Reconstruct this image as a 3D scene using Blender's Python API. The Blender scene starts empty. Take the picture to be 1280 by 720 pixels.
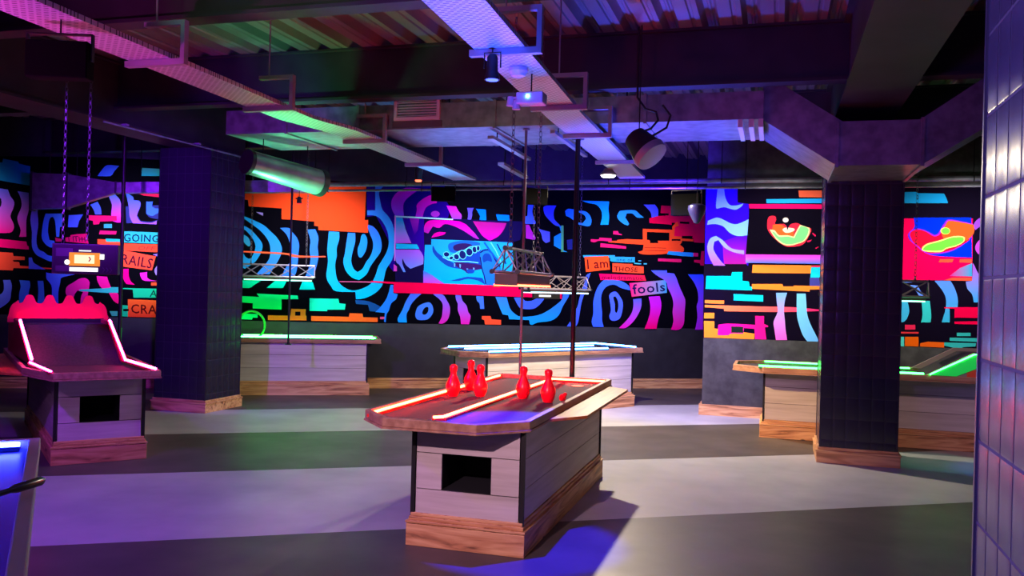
import bpy, bmesh, math, random
from mathutils import Vector, Matrix
random.seed(7)
C = bpy.context.scene
COL = C.collection
PI = math.pi

# ---------------------------------------------------------------- camera
FOC = 1100.0                      # focal length for a 1280 px wide frame
YAW = math.atan(330/1100); ROLL = math.radians(1.5); EYE = 1.6
FW = Vector((-math.sin(YAW), math.cos(YAW), 0)); RT = Vector((math.cos(YAW), math.sin(YAW), 0))
cam_d = bpy.data.cameras.new('camera'); cam = bpy.data.objects.new('camera', cam_d); COL.objects.link(cam)
cam_d.sensor_width = 36; cam_d.lens = 36*FOC/1280; cam_d.clip_start = .05
Z = Vector((0, 0, 1))
cx = RT*math.cos(ROLL)+Z*math.sin(ROLL); cy = Z*math.cos(ROLL)-RT*math.sin(ROLL)
cam.matrix_world = Matrix((( cx.x, cy.x, -FW.x, 0), (cx.y, cy.y, -FW.y, 0), (cx.z, cy.z, -FW.z, EYE), (0, 0, 0, 1)))
C.camera = cam

def ray(px, py):
    a = (px-640)/FOC; b = (360-py)/FOC
    ra = a*math.cos(ROLL)-b*math.sin(ROLL); u = a*math.sin(ROLL)+b*math.cos(ROLL)
    return FW+RT*ra+Z*u
def atz(px, py, z):
    d = ray(px, py); return Vector((0, 0, EYE))+d*((z-EYE)/d.z)
def aty(px, py, y):
    d = ray(px, py); return Vector((0, 0, EYE))+d*(y/d.y)

# ---------------------------------------------------------------- materials
def lin(c):
    return tuple(((v/255)/12.92 if v/255 <= .04045 else ((v/255+.055)/1.055)**2.4) for v in c)
_m = {}
def mat(name, col, rough=.6, metal=0., emit=None, es=0., spec=.5, **kw):
    if name in _m: return _m[name]
    m = bpy.data.materials.new(name); m.use_nodes = True
    b = m.node_tree.nodes['Principled BSDF']
    b.inputs['Base Color'].default_value = (*lin(col), 1)
    b.inputs['Roughness'].default_value = rough; b.inputs['Metallic'].default_value = metal
    b.inputs['Specular IOR Level'].default_value = spec
    if emit is not None:
        b.inputs['Emission Color'].default_value = (*emit, 1); b.inputs['Emission Strength'].default_value = es
    for k, v in kw.items(): b.inputs[k.replace('_', ' ')].default_value = v
    _m[name] = m
    return m
def nodes(m): return m.node_tree.nodes, m.node_tree.links
def ramp(nt, stops):
    r = nt.nodes.new('ShaderNodeValToRGB'); e = r.color_ramp.elements
    while len(e) > 1: e.remove(e[-1])
    e[0].position = stops[0][0]; e[0].color = (*stops[0][1], 1)
    for p, c in stops[1:]:
        n = e.new(p); n.color = (*c, 1)
    return r
def noisy(name, c0, c1, scale=(4, 4, 4), rough=.6, metal=0., bump=0., det=4, lo=.35, hi=.65, spec=.5, coord='Object'):
    """two pigments mixed by a stretched noise"""
    if name in _m: return _m[name]
    m = mat(name, c0, rough, metal, spec=spec); nt = m.node_tree; N, L = nodes(m); b = N['Principled BSDF']
    tc = N.new('ShaderNodeTexCoord'); mp = N.new('ShaderNodeMapping'); mp.inputs['Scale'].default_value = scale
    no = N.new('ShaderNodeTexNoise'); no.inputs['Scale'].default_value = 1; no.inputs['Detail'].default_value = det
    L.new(tc.outputs[coord], mp.inputs[0]); L.new(mp.outputs[0], no.inputs['Vector'])
    r = ramp(nt, [(lo, lin(c0)), (hi, lin(c1))]); L.new(no.outputs['Fac'], r.inputs[0]); L.new(r.outputs[0], b.inputs['Base Color'])
    if bump:
        bp = N.new('ShaderNodeBump'); bp.inputs['Strength'].default_value = bump; bp.inputs['Distance'].default_value = .01
        L.new(no.outputs['Fac'], bp.inputs['Height']); L.new(bp.outputs[0], b.inputs['Normal'])
    return m
def wood(name, c0, c1, c2, axis):
    """torched softwood: long grain plus dark knots"""
    if name in _m: return _m[name]
    m = mat(name, c0, .55); nt = m.node_tree; N, L = nodes(m); b = N['Principled BSDF']
    tc = N.new('ShaderNodeTexCoord'); mp = N.new('ShaderNodeMapping')
    s = [17., 17., 17.]; s[axis] = 1.6; mp.inputs['Scale'].default_value = s
    no = N.new('ShaderNodeTexNoise'); no.inputs['Scale'].default_value = 1; no.inputs['Detail'].default_value = 5; no.inputs['Distortion'].default_value = 1.2
    L.new(tc.outputs['Object'], mp.inputs[0]); L.new(mp.outputs[0], no.inputs['Vector'])
    r = ramp(nt, [(.28, lin(c2)), (.42, lin(c1)), (.6, lin(c0))]); L.new(no.outputs['Fac'], r.inputs[0])
    vo = N.new('ShaderNodeTexVoronoi'); mp2 = N.new('ShaderNodeMapping'); s2 = [5., 5., 5.]; s2[axis] = 2.6; mp2.inputs['Scale'].default_value = s2
    vo.inputs['Scale'].default_value = 1
    L.new(tc.outputs['Object'], mp2.inputs[0]); L.new(mp2.outputs[0], vo.inputs['Vector'])
    r2 = ramp(nt, [(.05, (0, 0, 0)), (.10, (1, 1, 1))]); L.new(vo.outputs['Distance'], r2.inputs[0])
    mx = N.new('ShaderNodeMix'); mx.data_type = 'RGBA'; L.new(r2.outputs[0], mx.inputs[0])
    mx.inputs[6].default_value = (*lin((38, 20, 12)), 1); L.new(r.outputs[0], mx.inputs[7]); L.new(mx.outputs[2], b.inputs['Base Color'])
    return m
def neon(name, col, s):
    return mat(name, (6, 6, 6), .5, emit=col, es=s, spec=.1)

M_BLACK = mat('black_trim', (14, 13, 15), .5)
M_BLKM = mat('black_metal', (22, 20, 24), .45, .3)
M_CHROME = mat('chain_steel', (95, 90, 100), .4, .6)
M_GALV = noisy('galvanised_steel', (120, 120, 128), (150, 150, 160), (9, 9, 9), .38, .55, det=2)
M_PLINX = wood('torched_wood_long_x', (222, 172, 118), (190, 132, 84), (80, 48, 30), 0)
M_PLINY = wood('torched_wood_long_y', (222, 172, 118), (190, 132, 84), (80, 48, 30), 1)
M_RIM = noisy('rim_wood', (185, 140, 110), (150, 105, 80), (3, 22, 22), .5, det=3)
M_RIMY = noisy('rim_wood_y', (185, 140, 110), (150, 105, 80), (22, 3, 22), .5, det=3)
M_LEAF = noisy('shelf_wood', (205, 118, 56), (172, 84, 38), (30, 2.2, 30), .45, det=3)
M_PANEL = noisy('whitewashed_board', (205, 196, 190), (178, 168, 160), (1.5, 1.5, 26), .6, det=4, lo=.3, hi=.75)
M_DARKIN = mat('dark_interior', (16, 20, 26), .8)
M_FELT = noisy('grey_lane_felt', (62, 58, 66), (48, 46, 54), (60, 60, 60), .85, det=2)

# ---------------------------------------------------------------- object helpers
def tag(o, label=None, cat=None, group=None, kind=None):
    if label: o['label'] = label
    if cat: o['category'] = cat
    if group: o['group'] = group
    if kind: o['kind'] = kind
    return o
def empty(name, loc=(0, 0, 0), rz=0, **t):
    o = bpy.data.objects.new(name, None); COL.objects.link(o); o.location = loc; o.rotation_euler = (0, 0, rz)
    o.empty_display_size = .1
    tag(o, **t); return o
SPLIT = {'corner_post', 'end_collar', 'flange', 'hanger_rod', 'white_caption', 'faint_graphics', 'led_bar', 'end_cap', 'pale_bracket', 'twin_heads', 'chords', 'base_flange', 'cables', 'cable', 'edge_trim', 'step_graphic', 'hanger_bracket', 'yoke', 'hanger_clip', 'clips'}
RENAME = {'twin_heads': 'lamp_head', 'chords': 'chord', 'cables': 'cable', 'clips': 'clip', 'faint_graphics': 'faint_graphic'}
def islands(bm):
    seen = set(); out = []
    bm.verts.index_update()
    for v in bm.verts:
        if v in seen: continue
        st = [v]; seen.add(v); isl = []
        while st:
            a = st.pop(); isl.append(a)
            for e in a.link_edges:
                b = e.other_vert(a)
                if b not in seen: seen.add(b); st.append(b)
        out.append(isl)
    return out
def obj(name, bm, m, parent=None, smooth=False, bevel=0, **t):
    if name in SPLIT:
        isl = islands(bm)
        if len(isl) > 1:
            last = None
            for g in isl:
                nb = bmesh.new(); mp = {v: nb.verts.new(v.co) for v in g}
                for f in {f for v in g for f in v.link_faces}: nf = nb.faces.new([mp[v] for v in f.verts]); nf.material_index = f.material_index
                last = obj_(RENAME.get(name, name), nb, m, parent, smooth, bevel, **t)
            bm.free(); return last
    return obj_(RENAME.get(name, name), bm, m, parent, smooth, bevel, **t)
def obj_(name, bm, m, parent=None, smooth=False, bevel=0, **t):
    bmesh.ops.recalc_face_normals(bm, faces=bm.faces)
    if smooth:
        for f in bm.faces: f.smooth = True
    me = bpy.data.meshes.new(name); bm.to_mesh(me); bm.free()
    for k in (m if isinstance(m, (list, tuple)) else [m]): me.materials.append(k)
    o = bpy.data.objects.new(name, me); COL.objects.link(o)
    if smooth: me.set_sharp_from_angle(angle=math.radians(38))
    if bevel:
        b = o.modifiers.new('bevel', 'BEVEL'); b.width = bevel; b.segments = 2; b.limit_method = 'ANGLE'; b.angle_limit = math.radians(40)
    if parent: o.parent = parent
    tag(o, **t); return o
def BM(): return bmesh.new()
def box(bm, x0, x1, y0, y1, z0, z1, mi=0):
    v = [bm.verts.new((x, y, z)) for z in (z0, z1) for x, y in ((x0, y0), (x1, y0), (x1, y1), (x0, y1))]
    fs = [bm.faces.new([v[i] for i in q]) for q in ((3, 2, 1, 0), (4, 5, 6, 7), (0, 1, 5, 4), (1, 2, 6, 5), (2, 3, 7, 6), (3, 0, 4, 7))]
    for f in fs: f.material_index = mi
    return v
def prism(bm, pts, z0, z1, mi=0):
    """vertical prism over an outline"""
    a = [bm.verts.new((p[0], p[1], z0)) for p in pts]; b = [bm.verts.new((p[0], p[1], z1)) for p in pts]
    n = len(pts); fs = [bm.faces.new(a[::-1]), bm.faces.new(b)]
    for i in range(n): fs.append(bm.faces.new((a[i], a[(i+1) % n], b[(i+1) % n], b[i])))
    for f in fs: f.material_index = mi
def loft(bm, rings, cap=True, close=True, mi=0):
    vs = [[bm.verts.new(p) for p in r] for r in rings]
    for a, b in zip(vs, vs[1:]):
        n = len(a)
        for i in range(n if close else n-1):
            f = bm.faces.new((a[i], a[(i+1) % n], b[(i+1) % n], b[i])); f.material_index = mi
    if cap:
        for r in (vs[0][::-1], vs[-1]):
            f = bm.faces.new(r); f.material_index = mi
def tube(bm, pts, r, seg=8, mi=0, cap=True):
    pts = [Vector(p) for p in pts]; rings = []
    rr = r if isinstance(r, (list, tuple)) else [r]*len(pts)
    up = None
    for i, p in enumerate(pts):
        t = (pts[min(i+1, len(pts)-1)]-pts[max(i-1, 0)]).normalized()
        if up is None:
            up = Vector((0, 0, 1)) if abs(t.z) < .9 else Vector((1, 0, 0))
        u = (up-t*up.dot(t)).normalized(); w = t.cross(u); up = u
        rings.append([p+(u*math.cos(k*2*PI/seg)+w*math.sin(k*2*PI/seg))*rr[i] for k in range(seg)])
    loft(bm, rings, cap=cap, mi=mi)
def bar(bm, a, b, w, h, mi=0):
    """rectangular bar from a to b, w sideways and h upwards"""
    a, b = Vector(a), Vector(b); t = (b-a).normalized()
    u = Vector((0, 0, 1)) if abs(t.z) < .95 else Vector((0, 1, 0))
    s = t.cross(u).normalized(); u = s.cross(t)
    loft(bm, [[p+s*i*w/2+u*j*h/2 for i, j in ((-1, -1), (1, -1), (1, 1), (-1, 1))] for p in (a, b)], mi=mi)
def lathe(bm, prof, seg=20, c=(0, 0, 0), mi=0):
    c = Vector(c); loft(bm, [[c+Vector((r*math.cos(k*2*PI/seg), r*math.sin(k*2*PI/seg), z)) for k in range(seg)] for r, z in prof], mi=mi)
def frame_tf(bm, m):
    bmesh.ops.transform(bm, matrix=m, verts=bm.verts)
def torus(bm, R, r, sx=1, sy=1, seg=16, s2=6, mat4=None, mi=0):
    vs = []
    for i in range(seg):
        a = i*2*PI/seg; ring = []
        for j in range(s2):
            b = j*2*PI/s2; q = Vector(((R+r*math.cos(b))*math.cos(a)*sx, (R+r*math.cos(b))*math.sin(a)*sy, r*math.sin(b)))
            ring.append(bm.verts.new(mat4 @ q if mat4 else q))
        vs.append(ring)
    for i in range(seg):
        for j in range(s2):
            f = bm.faces.new((vs[i][j], vs[(i+1) % seg][j], vs[(i+1) % seg][(j+1) % s2], vs[i][(j+1) % s2])); f.material_index = mi
def chain(bm, a, b, link=.04, r=.0032):
    a, b = Vector(a), Vector(b); n = max(2, int((b-a).length/link)); t = (b-a).normalized()
    s = t.orthogonal().normalized(); w = t.cross(s)
    for i in range(n):
        c = a+(b-a)*((i+.5)/n); p = (s, w) if i % 2 == 0 else (w, s)
        m = Matrix(((t.x, p[0].x, p[1].x, c.x), (t.y, p[0].y, p[1].y, c.y), (t.z, p[0].z, p[1].z, c.z), (0, 0, 0, 1)))
        torus(bm, link*.62, r, 1, .55, 8, 4, m)
def copy_tree(o, parent=None):
    c = o.copy(); COL.objects.link(c)
    if parent: c.parent = parent
    for ch in list(o.children): copy_tree(ch, c)
    return c
def aim(o, target):
    d = Vector(target)-Vector(o.location); o.rotation_euler = d.to_track_quat('-Z', 'Y').to_euler()
def spot(name, loc, target, col, watt, cone=60, blend=.4, size=.04):
    l = bpy.data.lights.new(name, 'SPOT'); l.color = col; l.energy = watt; l.spot_size = math.radians(cone); l.spot_blend = blend; l.shadow_soft_size = size
    o = bpy.data.objects.new(name, l); COL.objects.link(o); o.location = loc; aim(o, target); return o
def point(name, loc, col, watt, size=.1):
    l = bpy.data.lights.new(name, 'POINT'); l.color = col; l.energy = watt; l.shadow_soft_size = size
    o = bpy.data.objects.new(name, l); COL.objects.link(o); o.location = loc; return o
# ---------------------------------------------------------------- the room
WA = Vector((-8.531, 10.698, 0)); WD = Vector((7.367, 4.163, 0)).normalized()      # back wall line
WN = Vector((WD.y, -WD.x, 0)); WA = WA-WN*.2
WP0 = WA-WD*5.5; WLEN = ((-.9)-WP0.x)/WD.x
WP1 = WP0+WD*WLEN
TOP = 3.84
def wall_seg(name, a, b, n, m, z0=0, z1=TOP+.3, th=.15):
    bm = BM(); a = Vector(a); b = Vector(b)
    prism(bm, [a, b, b-n*th, a-n*th], z0, z1)
    return obj(name, bm, m, kind='structure')
# dark vinyl floor with pale slanted bands
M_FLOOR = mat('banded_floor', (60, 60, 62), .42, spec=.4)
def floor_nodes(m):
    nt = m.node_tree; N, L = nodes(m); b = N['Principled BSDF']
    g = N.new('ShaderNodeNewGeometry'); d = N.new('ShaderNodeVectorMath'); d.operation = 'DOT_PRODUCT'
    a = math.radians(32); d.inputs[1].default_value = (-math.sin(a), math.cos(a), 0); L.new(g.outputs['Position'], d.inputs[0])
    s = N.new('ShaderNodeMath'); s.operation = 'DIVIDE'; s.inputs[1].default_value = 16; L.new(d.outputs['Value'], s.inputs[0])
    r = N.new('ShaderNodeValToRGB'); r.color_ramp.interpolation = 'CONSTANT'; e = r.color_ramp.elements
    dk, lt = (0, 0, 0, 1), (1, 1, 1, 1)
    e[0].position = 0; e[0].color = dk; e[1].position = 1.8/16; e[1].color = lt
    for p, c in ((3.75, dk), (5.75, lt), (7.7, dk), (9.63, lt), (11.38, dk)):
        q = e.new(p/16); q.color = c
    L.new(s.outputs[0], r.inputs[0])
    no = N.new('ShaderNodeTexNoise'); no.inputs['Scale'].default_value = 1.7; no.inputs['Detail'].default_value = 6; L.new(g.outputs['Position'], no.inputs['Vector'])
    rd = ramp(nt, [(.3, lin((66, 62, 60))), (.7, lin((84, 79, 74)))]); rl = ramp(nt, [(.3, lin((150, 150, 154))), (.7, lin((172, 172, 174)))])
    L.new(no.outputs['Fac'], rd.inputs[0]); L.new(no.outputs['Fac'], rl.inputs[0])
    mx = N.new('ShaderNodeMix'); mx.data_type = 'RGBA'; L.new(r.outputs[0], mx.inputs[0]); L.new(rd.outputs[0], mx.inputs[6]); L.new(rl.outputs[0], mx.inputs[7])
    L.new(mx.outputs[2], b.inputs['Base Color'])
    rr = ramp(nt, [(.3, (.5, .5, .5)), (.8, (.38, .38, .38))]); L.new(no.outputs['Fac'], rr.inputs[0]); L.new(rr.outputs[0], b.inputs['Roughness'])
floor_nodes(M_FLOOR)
XL, XR, YB, YF = -13.5, 5.0, -4.0, 17.0
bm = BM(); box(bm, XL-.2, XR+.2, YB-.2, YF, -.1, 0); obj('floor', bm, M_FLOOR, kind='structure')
M_WALLP = noisy('dark_wall_paint', (26, 24, 34), (36, 34, 44), (6, 6, 6), .55, det=3)
M_WALLD = noisy('scuffed_grey_wall', (44, 43, 45), (66, 65, 66), (9, 9, 9), .6, det=5)
wall_seg('wall_back', WP0, WP1, WN, M_WALLP)
# right hand part of the back wall stands nearer; its return closes the gap
RY = 11.83
bm = BM(); prism(bm, [(-.9, RY), (XR, RY), (XR, RY+.15), (-.75, RY+.15), (-.75, WP1.y+.3), (-.9, WP1.y+.3)], 0, TOP+.3)
obj('wall_right_back', bm, M_WALLD, kind='structure')
wall_seg('wall_left', (XL, WP0.y+1, 0), (XL, YB, 0), Vector((1, 0, 0)), M_WALLP)
wall_seg('wall_right', (XR, RY+.2, 0), (XR, YB, 0), Vector((-1, 0, 0)), M_WALLP)
wall_seg('wall_front', (XL, YB, 0), (XR, YB, 0), Vector((0, 1, 0)), M_WALLP)
# baseboards: torched wood
def board(name, a, b, n, h=.16, th=.03):
    a = Vector(a); b = Vector(b); L_ = (b-a).length; ang = math.atan2((b-a).y, (b-a).x)
    bm = BM(); box(bm, 0, L_, -th, 0, 0, h-.03); box(bm, 0, L_, -th*1.5, 0, h-.03, h)
    o = obj(name, bm, M_PLINX, kind='structure'); o.location = a; o.rotation_euler = (0, 0, ang); return o
board('baseboard_back', WP0, WP1-WD*.05, WN)
bm = BM(); box(bm, -.935, XR-.05, RY-.03, RY, 0, .14); box(bm, -.935, -.9, RY, RY+1.2, 0, .14); obj('baseboard_right', bm, M_PLINX, kind='structure')

# ---------------------------------------------------------------- ceiling: corrugated deck and steel beams
M_DECK = noisy('galvanised_deck', (120, 108, 110), (150, 136, 136), (1.2, .5, 1.2), .45, .45, det=3)
M_STEEL = noisy('dark_steel_paint', (34, 31, 36), (48, 44, 48), (3, 3, 3), .55, .1, det=2)
bm = BM(); pitch = .33; x = XL-.2; prof = []
while x < XR+.3:
    for dx, dz in ((0, 0), (.10, 0), (.11, .012), (.13, .012), (.14, 0), (.18, 0), (.215, .075), (.245, .075), (.255, .065), (.27, .065), (.28, .075), (.295, .075)): prof.append((x+dx, TOP+dz))
    x += pitch
v0 = [bm.verts.new((a, YB-.2, b)) for a, b in prof]; v1 = [bm.verts.new((a, YF, b)) for a, b in prof]
for i in range(len(prof)-1): bm.faces.new((v0[i], v0[i+1], v1[i+1], v1[i]))
r = bmesh.ops.extrude_face_region(bm, geom=list(bm.faces)); bmesh.ops.translate(bm, verts=[g for g in r['geom'] if isinstance(g, bmesh.types.BMVert)], vec=(0, 0, .12))
obj('ceiling', bm, M_DECK, kind='structure')
def ibeam(name, a, b, z0, z1, w, web=None):
    """rolled steel joist running from a to b (a,b centre lines)"""
    a = Vector(a); b = Vector(b); L_ = (b-a).length; web = web or w*.72
    bm = BM(); box(bm, 0, L_, -w/2, w/2, z0, z0+.025); box(bm, 0, L_, -w/2, w/2, z1-.02, z1); box(bm, 0, L_, -web/2, web/2, z0+.02, z1-.01)
    o = obj(name, bm, M_STEEL, kind='structure'); o.location = (a.x, a.y, 0); o.rotation_euler = (0, 0, math.atan2((b-a).y, (b-a).x)); return o
n = 1
for y in (-.1, 2.5, 5.08, 7.62, 10.15):
    ibeam('trim_%d' % n, (XL, y), (XR, y), 3.35, TOP-.0, .16, .06); n += 1
for x, w in ((-6.82, .5), (.72, .5)):
    ibeam('trim_%d' % n, (x, YB), (x, 10.4 if x > 0 else 9.9), 3.2, TOP-.005, w, w*.8); n += 1

# ---------------------------------------------------------------- tiled columns
M_GROUT = mat('tile_grout', (40, 36, 54), .8)
M_TILE = mat('glazed_slate_tile', (40, 37, 54), .26, spec=.5)
def column(x0, x1, y0, y1, label, zph=.015, top=3.2, nt=6, th=.205):
    t = empty('tiled_column', ((x0+x1)/2, (y0+y1)/2, 0), label=label, cat='column', group=None)
    hx, hy = (x1-x0)/2, (y1-y0)/2
    bm = BM(); box(bm, -hx, hx, -hy, hy, 0, top); obj('core', bm, M_GROUT, t)
    bm = BM(); g = .004; bz = .0013
    def face(o, u, nrm, wid):
        w = wid/nt
        for i in range(nt):
            z = zph
            while z < top-.01:
                zt = min(z+th, top); z0 = max(z, .14)
                if zt-z0 > .03:
                    # a fluted tile: five columns of points across
                    cols = [(0, 0), (.12, 1), (.35, .72), (.65, .72), (.88, 1), (1, 0)]
                    rows = [(z0+g, 0), (z0+g+.006, 1), (zt-g-.006, 1), (zt-g, 0)]
                    grid = []
                    for zz, k in rows:
                        grid.append([bm.verts.new(o+u*(i*w+g+(w-2*g)*c)+nrm*(.001+bz*min(k, d) if min(k, d) > 0 else .001)+Z*zz) for c, d in cols])
                    for a in range(3):
                        for b in range(5): bm.faces.new((grid[a][b], grid[a][b+1], grid[a+1][b+1], grid[a+1][b]))
                z += th
    X, Y = Vector((1, 0, 0)), Vector((0, 1, 0))
    face(Vector((-hx, -hy, 0)), X, -Y, 2*hx); face(Vector((hx, -hy, 0)), Y, X, 2*hy)
    face(Vector((hx, hy, 0)), -X, Y, 2*hx); face(Vector((-hx, hy, 0)), -Y, -X, 2*hy)
    o = obj('tiles', bm, M_TILE, t, smooth=True)
    # chrome edge trims
    bm = BM()
    for sx in (-1, 1):
        for sy in (-1, 1): box(bm, sx*hx-.007, sx*hx+.007, sy*hy-.007, sy*hy+.007, .13, top)
    obj('edge_trim', bm, mat('column_trim', (60, 56, 74), .3, .6), t)
    bm = BM(); e = .03
    box(bm, -hx-e, hx+e, -hy-e, hy+e, 0, .105); box(bm, -hx-e-.008, hx+e+.008, -hy-e-.008, hy+e+.008, .105, .122); box(bm, -hx-.018, hx+.018, -hy-.018, hy+.018, .122, .15)
    obj('plinth', bm, M_PLINX, t, bevel=.004)
    return t
column(-7.26, -6.54, 9.08, 9.78, 'dark tiled square column with wooden plinth, left of the long table lit green', .015)
column(.44, 1.13, 9.0, 9.7, 'dark tiled square column standing in front of the right-hand table')
column(.5, 1.2, 1.78, 2.48, 'big violet-lit tiled column closest to the viewer, cut by the right edge')
# ---------------------------------------------------------------- the murals (traced onto their walls)
def wallpt(px, py, off, wall):
    d = ray(px, py); o = Vector((0, 0, EYE))
    if wall == 0: t = (WA-o).dot(WN)/d.dot(WN); return o+d*t+WN*off
    t = RY/d.y; p = o+d*t; p.y -= off; return p
from mathutils.geometry import tessellate_polygon as tess
def catmull(p, k=3):
    n = len(p); out = []
    for i in range(n):
        a, b, c, d = [Vector(p[(i+j) % n]) for j in (-1, 0, 1, 2)]
        for s in range(k):
            t = s/k; out.append(tuple(.5*((2*b)+(c-a)*t+(2*a-5*b+4*c-d)*t*t+(3*b-a-3*c+d)*t**3)))
    return out
def soften(p, k=3):
    """round the gentle bends of an outline, keep its sharp corners"""
    n = len(p); V = [Vector(q) for q in p]; cor = []
    for i in range(n):
        a = V[i]-V[i-1]; b = V[(i+1) % n]-V[i]
        cor.append(a.length < 1e-6 or b.length < 1e-6 or a.angle(b) > math.radians(52))
    out = []
    for i in range(n):
        b, c = V[i], V[(i+1) % n]; a = b if cor[i] else V[i-1]; d = c if cor[(i+1) % n] else V[(i+2) % n]
        if cor[i] and cor[(i+1) % n]: out.append(tuple(b)); continue
        for s_ in range(k):
            t = s_/k; out.append(tuple(.5*((2*b)+(c-a)*t+(2*a-5*b+4*c-d)*t*t+(3*b-a-3*c+d)*t**3)))
    return out
class Mural:
    def __init__(s, wall, dz=.0009):
        s.bm = BM(); s.mats = []; s.idx = {}; s.wall = wall; s.k = 2; s.dz = dz
    def m(s, key):
        if key not in s.idx:
            if len(key) == 3 and not isinstance(key[0], tuple): mm = mat('paint_%d_%d_%d' % key, key, .8, spec=.02)
            else:
                (c0, c1, z0, z1, ax) = key
                mm = mat('paint_fade_%d' % len(_m), c0, .8, spec=.02); N, L = nodes(mm); g = N.new('ShaderNodeNewGeometry'); sp = N.new('ShaderNodeSeparateXYZ')
                L.new(g.outputs['Position'], sp.inputs[0]); r = N.new('ShaderNodeMapRange'); r.inputs[1].default_value = z0; r.inputs[2].default_value = z1
                L.new(sp.outputs['Z' if ax else 'X'], r.inputs[0]); mx = N.new('ShaderNodeMix'); mx.data_type = 'RGBA'
                mx.inputs[6].default_value = (*lin(c0), 1); mx.inputs[7].default_value = (*lin(c1), 1)
                L.new(r.outputs[0], mx.inputs[0]); L.new(mx.outputs[2], N['Principled BSDF'].inputs['Base Color'])
            s.idx[key] = len(s.mats); s.mats.append(mm)
        return s.idx[key]
    def poly(s, col, pts, sm=0, layer=None, horiz=0):
        p = catmull(pts, 3) if sm else (soften(pts) if len(pts) >= 6 else pts)
        s.k += 1; off = (.0015+s.k*.0001) if layer is None else layer
        q = [wallpt(x, y, off, s.wall) for x, y in p]
        if isinstance(col[0], tuple):
            if horiz: xs = [v.x for v in q]; key = (col[0], col[1], round(min(xs), 2), round(max(xs), 2), 0)
            else: zs = [v.z for v in q]; key = (col[0], col[1], round(max(zs), 1), round(min(zs), 1)-.001, 1)
        else: key = col
        mi = s.m(key); vv = [s.bm.verts.new(v) for v in q]
        if len(vv) <= 4 and sm == 0 and len(p) == 3: s.bm.faces.new(vv).material_index = mi; return
        for a, b, c in tess([[Vector((x, y, 0)) for x, y in p]]): s.bm.faces.new((vv[a], vv[b], vv[c])).material_index = mi
    def ell(s, col, cx_, cy_, rx, ry, rot=0):
        a = math.radians(rot); s.poly(col, [(cx_+rx*math.cos(t)*math.cos(a)-ry*math.sin(t)*math.sin(a), cy_+rx*math.cos(t)*math.sin(a)+ry*math.sin(t)*math.cos(a)) for t in [i*PI/7 for i in range(14)]])
    def line(s, col, pts, w):
        for (x0, y0), (x1, y1) in zip(pts, pts[1:]):
            d = math.hypot(x1-x0, y1-y0) or 1; nx, ny = -(y1-y0)/d*w/2, (x1-x0)/d*w/2
            s.poly(col, [(x0+nx, y0+ny), (x1+nx, y1+ny), (x1-nx, y1-ny), (x0-nx, y0-ny)])
    def text(s, col, txt, quad, grow=1.0):
        """lettering laid into a quad given as tl, tr, br, bl"""
        cu = bpy.data.curves.new('lettering', 'FONT'); cu.body = txt; cu.resolution_u = 2; cu.space_character = 1.08; cu.offset = .012*grow
        o = bpy.data.objects.new('lettering', cu); COL.objects.link(o); bpy.context.view_layer.update()
        me = bpy.data.meshes.new_from_object(o.evaluated_get(bpy.context.evaluated_depsgraph_get()))
        xs = [v.co.x for v in me.vertices]; ys = [v.co.y for v in me.vertices]; x0, x1, y0, y1 = min(xs), max(xs), min(ys), max(ys)
        s.k += 1; off = .0015+s.k*.0001; mi = s.m(col); vs = []
        tl, tr, br, bl = [Vector(q) for q in quad]
        for v in me.vertices:
            a = (v.co.x-x0)/(x1-x0); b = (v.co.y-y0)/(y1-y0); p = (bl*(1-a)+br*a)*(1-b)+(tl*(1-a)+tr*a)*b
            vs.append(s.bm.verts.new(wallpt(p.x, p.y, off, s.wall)))
        for f in me.polygons:
            try: g = s.bm.faces.new([vs[i] for i in f.vertices]); g.material_index = mi
            except ValueError: pass
        bpy.data.objects.remove(o); bpy.data.curves.remove(cu); bpy.data.meshes.remove(me)
    def done(s, name, label):
        bmesh.ops.triangulate(s.bm, faces=[f for f in s.bm.faces if len(f.verts) > 4])
        me = bpy.data.meshes.new(name); s.bm.to_mesh(me); s.bm.free()
        for k in s.mats: me.materials.append(k)
        o = bpy.data.objects.new(name, me); COL.objects.link(o); tag(o, label, 'mural'); return o
K = (5, 4, 13); K2 = (3, 3, 7); OR = (252, 75, 32); BL = (48, 105, 255); CY = (10, 160, 240); TL = (30, 165, 185); CR = (235, 0, 72)
BP = ((60, 95, 250), (215, 20, 180)); VB = ((120, 80, 220), (50, 110, 240)); VM = ((100, 90, 230), (215, 15, 130)); BC = ((55, 115, 255), (0, 180, 240)); DK = (14, 12, 30)
w = Mural(0)
w.poly(K, [(-40, 195), (205, 200), (460, 230), (884, 236), (880, 411), (540, 405), (400, 403), (205, 398), (-40, 392)])
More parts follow.
